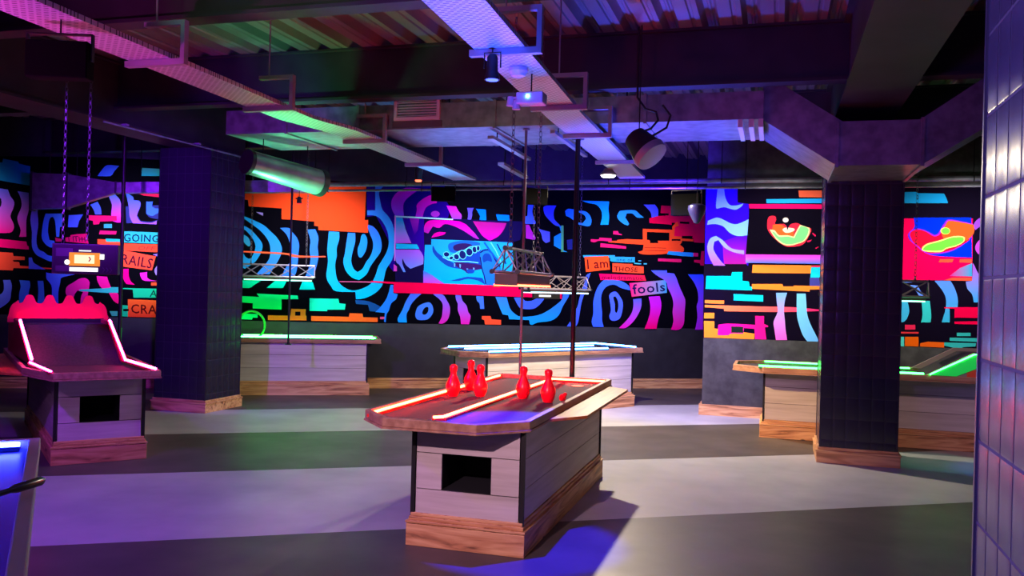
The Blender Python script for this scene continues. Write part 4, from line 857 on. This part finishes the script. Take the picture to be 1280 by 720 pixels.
# pipes across the room near the mural
for nm, z, y, r, x0, x1, lab in (('conduit_pipe', 2.93, 11.35, .016, -6.6, 4.8, 'thin straight conduit crossing just above the mural, the lower of two'), ('conduit_pipe', 3.035, 11.5, .032, -6.9, 4.8, 'thicker grey pipe crossing just above the mural, the upper of two')):
    t = empty(nm, (x0, y, z), label=lab, cat='pipe'); bm = BM(); tube(bm, [(0, 0, 0), (x1-x0, 0, 0)], r, 8); obj('pipe', bm, M_GALV, t)
    bm = BM()
    for k in range(8):
        x = .4+k*1.45; tube(bm, [(x, 0, 0), (x, 0, TOP-z)], .006, 6); torus(bm, r+.008, .006, seg=10, s2=4, mat4=Matrix.Translation((x, 0, 0)) @ Matrix.Rotation(PI/2, 4, 'Y'))
    obj('hanger_clip', bm, M_BLKM, t)
for x0, y0, x1, y1, z, w_, lab in ((-2.86, 9.0, -2.91, 10.15, 2.93, .07, 'narrow pale cable channel between the two trays near the mural'), (-2.62, 7.9, -2.64, 9.3, 3.02, .06, 'short pale channel fixed under the wide duct, right of the slatted vent'), (-1.98, 7.75, -1.98, 9.2, 3.03, .045, 'slim pale channel running close beside the blue-lit cable tray')):
    t = empty('cable_channel', (x0, y0, z), label=lab, cat='cable channel'); bm = BM(); bar(bm, (0, 0, 0), (x1-x0, y1-y0, 0), w_, .03); obj('channel', bm, M_BRK, t)
    bm = BM()
    for k in (.15, .85): tube(bm, [((x1-x0)*k, (y1-y0)*k, .015), ((x1-x0)*k, (y1-y0)*k, (3.098 if z > 3 or y0+(y1-y0)*k < 8.8 else TOP)-z)], .006, 6)
    obj('hanger_rod', bm, M_BLKM, t)
t = empty('conduit_pipe', (-6.53, 7.3, 3.17), label='thin pale conduit running along the lower edge of the left steel beam', cat='pipe'); bm = BM(); tube(bm, [(0, 0, 0), (0, 2.5, 0)], .011, 8); obj('pipe', bm, M_GALV, t)
bm = BM()
for k in range(2): box(bm, -.06, .02, .3+k*1.2, .34+k*1.2, .013, .034)
obj('clips', bm, M_BRK, t)
# ---------------------------------------------------------------- lamps and small fixtures
def hang(t, dz, x=0, y=0, r=.005, z0=0, top=None):
    dz = dz+.085 if top is None else dz
    bm = BM(); tube(bm, [(x, y, z0), (x, y, dz)], r, 6); return obj('drop_rod', bm, M_BLKM, t)
LK = Vector((-1.89, 10.05, 2.93))
t = empty('ceiling_lamp', LK, label='small round ceiling lamp shining white under the blue cable tray', cat='lamp')
bm = BM(); lathe(bm, [(.0, .075), (.05, .075), (.06, .05), (.095, .02), (.095, .0), (.085, .0), (.085, .012), (0, .012)], 24); obj('housing', bm, M_BRK, t, smooth=True)
bm = BM(); lathe(bm, [(0, .004), (.08, .004), (.084, -.004), (.07, -.02), (0, -.028)], 24); obj('diffuser', bm, neon('warm_lamp', (1, .93, .78), 14), t, smooth=True)
# flood lights on rods in front of the mural
def flood(loc, target, label, w_=.30, h_=.20, top=None, group=None):
    loc = Vector(loc); d = (Vector(target)-loc); az = math.atan2(d.y, d.x)-PI/2
    t = empty('flood_light', loc, az, label=label, cat='flood light')
    if group: t['group'] = group
    bm = BM(); box(bm, -w_/2, w_/2, -.05, .05, -h_/2, h_/2); obj('housing', bm, mat('matt_black_case', (3, 3, 4), .8, spec=.05), t, bevel=.006)
    bm = BM(); box(bm, -w_/2+.02, w_/2-.02, .05, .054, -h_/2+.02, h_/2-.02); obj('glass', bm, mat('lamp_glass', (60, 60, 90), .1), t)
    bm = BM()
    for s_ in (-1, 1): box(bm, s_*(w_/2+.008)-.004, s_*(w_/2+.008)+.004, -.015, .015, 0, h_/2+.04)
    box(bm, -w_/2-.012, w_/2+.012, -.015, .015, h_/2+.04, h_/2+.048); obj('yoke', bm, M_BLKM, t)
    hang(t, (TOP if top is None else top)-loc.z, z0=h_/2+.048, top=top)
    for i in range(3):
        pass
    return t
def at_dist(px, py, k): return Vector((0, 0, EYE))+ray(px, py)*k
floods = []
for px, py, k, w_, h_, lab in ((554, 243, 11.75, .31, .187, 'black flood light hanging over the pink swirls of the mural'), (669, 246, 11.0, .295, .20, 'black flood light hanging left of the white lamp before the mural')):
    p = at_dist(px, py, k); floods.append(p); flood(p, p-WN*1, lab, w_, h_)
p = at_dist(858, 256, 10.6); flood(p, p+Vector((.3, 1, 0)), 'black flood light hung over the red patch at the mural corner', .36, .26)
p = at_dist(75, 76, 4.8); flood(p, p+Vector((-.35, 1, -.3)), 'big black flood light under the pink cable tray at top left', .33, .2, top=3.003)
# heart-shaped moving head at the mural corner
p = at_dist(871, 268, 10.2); t = empty('stage_light', p, label='violet-lit pointed stage light hanging before the red patch of the mural', cat='stage light')
bm = BM(); lathe(bm, [(0, -.11), (.03, -.10), (.085, .0), (.105, .06), (.10, .10), (.06, .12), (0, .12)], 20); obj('housing', bm, mat('dark_grey_plastic', (46, 44, 60), .35), t, smooth=True)
hang(t, TOP-p.z, z0=.12)
# large tilted spot by the blue tray
p = at_dist(803, 182, 7.4); t = empty('stage_speaker', p, label='large black tilted horn-shaped speaker beside the blue cable tray', cat='speaker')
h = empty('cabinet_pivot', (0, 0, 0)); bpy.data.objects.remove(h)
bm = BM(); lathe(bm, [(0, .12), (.085, .12), (.098, .11), (.135, -.06), (.14, -.085), (0, -.085)], 28); 
tilt = Matrix.Rotation(math.radians(14), 4, 'Z') @ Matrix.Rotation(math.radians(-38), 4, 'Y') @ Matrix.Rotation(math.radians(-24), 4, 'X')
frame_tf(bm, tilt); obj('housing', bm, M_BLACK, t, smooth=True)
bm = BM(); lathe(bm, [(.132, -.085), (.148, -.085), (.140, -.145), (.125, -.145)], 28); bmesh.ops.holes_fill(bm, edges=[]); lathe(bm, [(0, -.13), (.126, -.13), (.126, -.134), (0, -.134)], 28); frame_tf(bm, tilt); obj('pale_bezel', bm, mat('pale_bezel', (150, 160, 150), .4), t, smooth=True)
q = tilt @ Vector((.05, 0, .12))
bm = BM(); tube(bm, [q, q+Vector((.10, 0, .03)), q+Vector((.16, 0, .10)), q+Vector((.14, 0, .17)), q+Vector((.05, 0, .20)), q+Vector((-.02, 0, .3)), Vector((q.x-.02, q.y, TOP-p.z))], .010, 8)
q2 = tilt @ Vector((.09, 0, .02)); tube(bm, [q2, q2+Vector((.14, 0, .08)), q2+Vector((.17, 0, .18)), q2+Vector((.10, 0, .27))], .010, 8); obj('cable', bm, M_BLACK, t, smooth=True)
hang(t, TOP-p.z, x=-.03)
# par can with blue lens, dome and emergency light under the tray
p = at_dist(615, 100, 5.15); t = empty('spot_lamp', p, label='small black spot lamp with blue glowing lens under the blue tray', cat='stage light')
bm = BM(); lathe(bm, [(0, .15), (.02, .15), (.032, .13), (.034, .05), (.044, .02), (.046, -.0), (.04, -.0), (.04, .006), (0, .006)], 20); obj('housing', bm, M_BLACK, t, smooth=True)
bm = BM(); lathe(bm, [(0, .003), (.036, .003), (.036, -.002), (0, -.003)], 16); obj('lens', bm, neon('blue_lens', (.03, .05, 1), 9), t)
bm = BM(); tube(bm, [(-.05, 0, .07), (-.05, 0, .16), (.05, 0, .16), (.05, 0, .07)], .005, 6); tube(bm, [(0, 0, .16), (0, 0, 2.998-p.z)], .006, 6); obj('yoke', bm, M_BLKM, t)
PAR = p.copy()
p = atz(648, 88, 2.985); t = empty('smoke_detector', p, label='round dome detector under the blue tray beside the small spot lamp', cat='detector')
bm = BM(); lathe(bm, [(0, .012), (.062, .012), (.062, -.008), (.05, -.02), (.045, -.035), (.02, -.045), (0, -.046)], 24); obj('dome', bm, mat('detector_plastic', (210, 190, 210), .5), t, smooth=True)
p = at_dist(664, 122, 5.75); t = empty('emergency_light', p, label='boxy emergency light with a green indicator under the blue tray', cat='emergency light')
bm = BM(); box(bm, -.09, .09, -.05, .07, -.045, .03); obj('housing', bm, mat('detector_plastic', (210, 190, 210), .5), t, bevel=.008)
bm = BM(); lathe(bm, [(0, 0), (.010, 0), (.010, .006), (0, .007)], 12); frame_tf(bm, Matrix.Translation((-.01, -.051, -.0)) @ Matrix.Rotation(PI/2, 4, 'X')); obj('indicator', bm, neon('green_led', (.15, 1, .45), 25), t)
bm = BM()
for x in (-.14, -.1): lathe(bm, [(0, .03), (.02, .03), (.028, -.03), (0, -.03)], 14, (x, 0, -.02-(x+.14)*.6))
tube(bm, [(-.14, 0, 0), (-.09, 0, 0)], .01, 6); obj('twin_heads', bm, mat('detector_plastic', (210, 190, 210), .5), t, smooth=True)
hang(t, 3.003-p.z, z0=.03, top=1)
p = at_dist(523, 225, 10.6); t = empty('spot_lamp', p, label='tiny spot lamp with red glowing lens under the end of the left tray', cat='stage light')
bm = BM(); lathe(bm, [(0, .17), (.04, .17), (.05, .12), (.04, .03), (.044, 0), (0, 0)], 14); obj('housing', bm, M_BLACK, t, smooth=True)
bm = BM(); lathe(bm, [(0, -.001), (.04, -.001), (.035, -.02), (0, -.026)], 14); obj('lens', bm, neon('red_lens', (1, .12, .05), 4), t); hang(t, 2.998-p.z, z0=.17, top=1)
p = at_dist(374, 251, 10.8); t = empty('spot_lamp', p, label='tiny black spot lamp hanging against the orange block of the mural', cat='stage light')
bm = BM(); lathe(bm, [(0, .05), (.02, .05), (.028, 0), (.03, -.03), (0, -.03)], 14); box(bm, -.045, .045, -.01, .01, .02, .035); obj('housing', bm, M_BLACK, t, smooth=True)
bm = BM(); lathe(bm, [(0, -.031), (.028, -.031), (.028, -.04), (0, -.04)], 14); obj('lens', bm, neon('dim_red_lens', (1, .03, .03), 1.2), t); hang(t, TOP-p.z, z0=.05)
p = at_dist(1168, 268, 11.0); t = empty('security_camera', p, label='small dark camera fixed above the blue and red mural picture', cat='camera')
bm = BM(); box(bm, -.07, .07, -.04, .04, 0, .025); box(bm, -.02, .02, -.03, .05, -.05, 0); obj('housing', bm, mat('dark_grey_plastic', (46, 44, 60), .35), t)
bm = BM(); tube(bm, [(0, 0, .02), (0, RY-p.y, .02)], .01, 6); obj('wall_arm', bm, M_BLKM, t)

# ---------------------------------------------------------------- hung trusses with light bars
M_TRUSS = mat('truss_tube', (175, 165, 172), .35, .6)
def truss(loc, rz, label, ln=1.0, led=N_GRN, chains=((0, .12), (0, .88)), box_h=.075):
    t = empty('hanging_truss', loc, rz, label=label, cat='lighting truss'); hw, hh, r = .095, .17, .0125
    ap, bl, br = (0, hh), (-hw, 0), (hw, 0)
    bm = BM()
    for x, z in (ap, bl, br): tube(bm, [(x, 0, z), (x, ln, z)], r, 8)
    obj('chords', bm, M_TRUSS, t, smooth=True)
    bm = BM(); n_ = 4
    for (xa, za), (xb, zb) in ((ap, bl), (ap, br), (bl, br)):
        for i in range(n_):
            y0, y1 = ln*i/n_, ln*(i+1)/n_
            if i % 2: xa, za, xb, zb = xb, zb, xa, za
            tube(bm, [(xa, y0, za), (xb, y1, zb)], .006, 5); tube(bm, [(xb, y0, zb), (xa, y1, za)], .006, 5)
            if i % 2: xa, za, xb, zb = xb, zb, xa, za
    for y in (0, ln): tube(bm, [(0, y, hh), (-hw, y, 0), (hw, y, 0), (0, y, hh)], .008, 6)
    obj('lattice', bm, M_TRUSS, t)
    bm = BM()
    for x, z in (ap, bl, br):
        for y in (-.006, ln+.006): tube(bm, [(x, y-.008, z), (x, y+.008, z)], .018, 10)
    obj('end_cap', bm, M_BLACK, t, smooth=True)
    bm = BM(); box(bm, -.085, .085, .03, ln-.03, -.02-box_h, -.014); obj('light_box', bm, mat('light_box_shell', (70, 52, 44), .5), t)
    bm = BM()
    for s_ in (-1, 1): bar(bm, (s_*.088, .04, -.02-box_h), (s_*.088, ln-.04, -.02-box_h), .010, .014)
    obj('led_bar', bm, led, t)
    for x, y in chains:
        bm = BM(); torus(bm, .022, .006, seg=12, s2=5, mat4=Matrix.Translation((x, y*ln, hh+.03)) @ Matrix.Rotation(PI/2, 4, 'X')); box(bm, x-.012, x+.012, y*ln-.012, y*ln+.012, hh-.002, hh+.016)
        chain(bm, (x, y*ln, hh+.045), (x, y*ln, TOP+.085-Vector(loc).z)); obj('chain', bm, M_CHROME, t)
    return t
N_LEDR = neon('led_red_white', (1, .10, .04), 12); N_LEDG = neon('led_green_white', (.2, 1, .5), 6); N_LEDB = neon('led_blue_white', (.35, .8, 1), 6)
truss((-1.85, 5.98, 1.715), 0, 'chain-hung lattice truss with a red light bar above the middle table', led=N_LEDR)
def along(O, d, px):
    """where the view through column px meets the upright plane through O along d"""
    r = ray(px, 350); n_ = Vector((d.y, -d.x, 0)); k = n_.dot(Vector((O.x, O.y, 0)))/n_.dot(Vector((r.x, r.y, 0))); return Vector((r.x, r.y, 0))*k
d = Vector((math.cos(math.radians(29)), math.sin(math.radians(29)), 0)); p = along(Vector((-8.06, 10.62, 0)), d, 302)
q = along(Vector((-8.06, 10.62, 0)), d, 393)
truss((p.x, p.y, 1.675), math.radians(-61), 'lattice truss with a green light bar above the green table', ln=(q-p).length, led=N_LEDG, box_h=.03)
d = Vector((math.cos(math.radians(54)), math.sin(math.radians(54)), 0)); p = along(Vector((-3.637, 10.388, 0)), d, 656); q = along(Vector((-3.637, 10.388, 0)), d, 733)
tb = truss((p.x, p.y, 1.60), math.radians(-36), 'lattice truss with an ice-blue light bar behind the middle truss', ln=(q-p).length, led=N_LEDB, box_h=.03)
bm = BM(); box(bm, .10, .13, .05, .50, -.13, -.06); obj('name_plate', bm, M_BLACK, tb)
bm = BM(); box(bm, .131, .134, .14, .34, -.105, -.08); obj('lit_caption', bm, neon('white_caption', (1, .97, .95), 1.5), tb)
q = aty(1160, 372, 10.4); truss((q.x-1.1, 10.4, 1.62), -PI/2, 'lattice truss with a green light bar right of the front-most far column', ln=1.1, led=N_LEDG, box_h=.03)
# score display behind the middle truss
p = along(Vector((-2.4, 8.9, 0)), Vector((1, .0, 0)), 651); q = along(Vector((-2.4, 8.9, 0)), Vector((1, 0, 0)), 690)
# hanging score screen at left
p = at_dist(108, 324, 7.6); t = empty('score_display', p, math.radians(22), label='dark chain-hung score screen showing an orange and white panel, at left', cat='display')
bm = BM(); box(bm, -.275, .275, -.03, .03, -.13, .13); obj('housing', bm, mat('display_shell', (30, 22, 30), .5), t, bevel=.006)
bm = BM(); box(bm, -.262, .262, -.0325, -.029, -.118, .118); obj('screen', bm, mat('screen_glass', (26, 14, 24), .4), t)
bm = BM(); box(bm, -.13, .125, -.036, -.032, -.06, .055); obj('orange_panel', bm, neon('orange_panel', (1, .30, .02), 1.0), t)
bm = BM(); box(bm, -.085, .08, -.039, -.035, -.038, .035); obj('cream_panel', bm, neon('cream_panel', (1, .88, .5), 1.3), t)
bm = BM(); bar(bm, (.035, -.041, .02), (.05, -.041, 0), .004, .01); bar(bm, (.05, -.041, 0), (.035, -.041, -.02), .004, .01); obj('chevron', bm, mat('chevron_orange', (190, 110, 30), .5), t)
bm = BM(); box(bm, -.125, .11, -.037, -.032, -.107, -.073); box(bm, -.05, .05, -.037, -.032, .066, .076); obj('white_caption', bm, neon('white_caption', (1, .97, .95), 1.5), t)
bm = BM(); lathe(bm, [(0, 0), (.022, 0), (.022, .006), (0, .006)], 16); frame_tf(bm, Matrix.Translation((-.145, -.032, -.03)) @ Matrix.Rotation(PI/2, 4, 'X')); obj('round_badge', bm, neon('white_caption', (1, .97, .95), 1.5), t)
bm = BM(); prism(bm, [(.125, -.04), (.16, -.04), (.16, -.034), (.125, -.034)], .0, .045); obj('square_badge', bm, neon('white_caption', (1, .97, .95), 1.5), t)
bm = BM()
for k in (0, 1, 2):
    x = .15+k*.03; bar(bm, (x, -.035, -.07), (x+.015, -.035, -.09), .003, .005); bar(bm, (x+.015, -.035, -.09), (x, -.035, -.11), .003, .005)
box(bm, -.24, -.10, -.0345, -.032, .02, .09); box(bm, -.24, -.12, -.0345, -.032, -.11, -.06); obj('faint_graphics', bm, mat('faint_graphics', (55, 42, 54), .5), t)
for x in (-.2, .0):
    bm = BM(); chain(bm, (x, 0, .13), (x, 0, TOP+.045-p.z), .036, .003); obj('chain', bm, M_CHROME, t)
# poles
def pole(x, y, r, label, z1=TOP, z0=0, m=None):
    t = empty('support_pole', (x, y, z0), label=label, cat='pole'); bm = BM(); tube(bm, [(0, 0, 0), (0, 0, z1-z0)], r, 12); obj('tube', bm, m or M_BLKM, t, smooth=True)
    bm = BM(); lathe(bm, [(0, 0), (r*3, 0), (r*3, .008), (r*1.3, .012), (r*1.3, .03), (0, .03)], 16); lathe(bm, [(0, z1-z0), (r*2.5, z1-z0), (r*2.5, z1-z0-.01), (0, z1-z0-.012)], 16); obj('base_flange', bm, m or M_BLKM, t, smooth=True)
pole(-1.785, 7.95, .024, 'dark pole rising from behind the far end of the middle table to the blue tray', z1=2.998); pole(-2.285, 7.95, .013, 'thin grey pole behind the far left corner of the middle table', z1=3.098, m=mat('grey_pole', (110, 105, 115), .4, .3))
p = at_dist(150, 400, 10.6); pole(p.x, p.y, .022, 'thin pole behind the pink ramped table at left')
p = at_dist(361, 400, 11.6); pole(p.x, p.y, .014, 'thin pole rising from the green-edged table', z0=.776)
# ---------------------------------------------------------------- light
W = bpy.data.worlds.new('world'); C.world = W; W.use_nodes = True; W.node_tree.nodes['Background'].inputs[0].default_value = (.10, .07, .14, 1); W.node_tree.nodes['Background'].inputs[1].default_value = .3
kl = bpy.data.lights.new('key_lamp', 'AREA'); kl.shape = 'DISK'; kl.size = .11; kl.energy = 250; kl.color = (1, .83, .61)
ko = bpy.data.objects.new('key_lamp', kl); COL.objects.link(ko); ko.location = LK-Z*.035
spot('amber_spot', (-1.5, 6.4, 2.9), (.15, 10.3, .4), (1, .60, .24), 900, 22, .7, .05)
spot('front_lamp', (-1.9, .3, 3.05), (-1.75, 5.6, .3), (1, .58, .76), 860, 42, .6, .03)
spot('violet_lamp', (-4.9, 3.4, 3.1), (-4.6, 5.6, 0), (.27, .02, 1), 430, 100, .7, .06)
spot('violet_column_lamp', (-5.2, 4.6, 3.0), (-7, 9, 1.5), (.26, .015, 1), 850, 50, .6, .06)
spot('blue_spot', PAR-Z*.02, (-1.5, 5.28, 0), (.015, .004, 1), 2600, 29, .4, .01)
spot('big_column_fill', (-1.6, 1.2, 2.2), (.5, 2.2, 1.4), (.36, .24, 1), 1100, 95, .8, 1.0)  # broad fill in mid-air, added to brighten the near column
# mural washers
for i, (u, e) in enumerate(((2.5, 190), (5.2, 170), (7.7, 190), (10.2, 190), (12.6, 170))):
    b = WP0+WD*u; lo = i < 2; p = b+WN*(1.5 if lo else 1.7)+Z*(2.3 if lo else 2.68); spot('mural_washer', p, b+Z*(2.15 if lo else 2.0), (1, .96, 1), e*1.15, 88, .9, .12)
for x in (.0, 2.2): spot('mural_washer', (x, RY-1.5, 2.66), (x, RY, 2.05), (1, .97, .95), 185, 88, .9, .12)
# coloured fills without fixtures, added to tint ceiling work, floor and tables
spot('magenta_fill', (-4.6, 3.0, 2.0), (-3.8, 3.8, 3.5), (1, .08, .75), 150, 100, .8, .1)  # added fill from below, pink on the left tray
spot('green_fill', (-4.3, 6.6, 2.1), (-4.1, 6.9, 3.5), (.04, 1, .3), 120, 80, .8, .1)  # added fill from below, green on the left tray
spot('green_duct_fill', (-5.0, 8.3, 1.9), (-4.9, 8.35, 3.1), (.08, 1, .36), 230, 75, .8, .1)  # no lamp here, added to green the duct underside
spot('violet_duct_end', (-5.0, 5.6, 2.5), (-5.0, 7.8, 3.3), (.25, .03, 1), 120, 50, .8, .1)
spot('blue_duct_fill', (-3.0, 8.3, 1.9), (-2.9, 8.4, 3.1), (.12, .25, 1), 220, 80, .8, .1)  # no lamp here, added to turn the duct underside blue
spot('blue_tray_fill', (-4.0, 9.7, 1.9), (-4.0, 9.9, 3.0), (.06, .35, 1), 170, 70, .8, .1)  # added fill for the far end of the left tray
spot('pink_right_fill', (2.7, 6.2, 2.9), (1.8, 10.3, .4), (1, .55, .62), 170, 34, .8, .05)  # added fill, pinkish light on the table right of the column
spot('green_floor', (1.7, 9.3, 2.8), (1.55, 9.5, 0), (.05, .7, .5), 60, 26, .5, .03)
spot('blue_floor_patch', (2.4, 8.9, 2.8), (2.2, 9.2, 0), (.05, .1, 1), 90, 26, .5, .03)
spot('green_left_deck', (-8.0, 5.0, 2.6), (-8.2, 5.6, 3.9), (.1, 1, .3), 40, 80, .8, .1)
spot('blue_floor', (-1.2, 9.9, 2.9), (-1.2, 12.4, 0), (.10, .08, 1), 650, 60, .8, .1)
spot('teal_floor', (-5.0, 8.6, 2.9), (-5.6, 9.9, 0), (.15, 1, .7), 60, 60, .8, .1)
spot('pink_table_fill', (-3.8, 1.2, 3.0), (-5.5, 6.2, .35), (.80, .30, 1), 330, 24, .8, .05)  # added fill, brightens the front of the pink table
spot('warm_side_fill', (2.2, 3.2, 2.9), (-1.3, 6.2, .4), (1, .55, .5), 60, 40, .8, .1)  # added warm fill for the right side of the middle table
spot('green_streaks', (-3.6, 3.4, 3.3), (-3.2, 5.4, 3.9), (.1, 1, .15), 16, 60, .5, .02)
spot('blue_fill', (-1.6, 4.6, 1.9), (-1.6, 4.4, 3.5), (.02, .08, 1), 330, 120, .8, .1)  # added fill from below, blue on the right tray
spot('blue_fill', (-1.2, 8.2, 1.95), (-1.1, 8.3, 3.5), (.05, .08, 1), 420, 120, .8, .1)  # second added blue fill, under the duct
spot('blue_wall_wash', (-1.4, 10.6, 2.4), (-2.2, 13.5, 3.6), (.05, .01, 1), 600, 110, .8, .1)
spot('violet_duct_fill', (-.4, 3.2, 2.3), (.3, 7.9, 3.0), (.30, .08, 1), 100, 70, .8, .2)  # mid-air fill added to tint the dipped duct violet
spot('violet_left_wash', (-4.0, 5.0, 2.4), (-8.0, 9.8, 2.75), (.16, .0, 1), 620, 30, .8, .1)
point('ambient_fill', (-3.0, 1.0, 2.6), (.7, .35, 1), 8, .5)  # soft fill without a fixture, added as ambient light
spot('magenta_deck_fill', (-2.8, 3.4, 3.25), (-2.5, 6.6, 3.9), (1, .40, .66), 16, 100, .8, .1)  # added fill, mauve tint on the deck
C.view_settings.view_transform = 'Standard'; C.view_settings.look = 'None'; C.view_settings.gamma = 1; C.view_settings.use_curve_mapping = False
C.view_settings.exposure = 0
C.cycles.use_denoising = True
C.cycles.max_bounces = 6
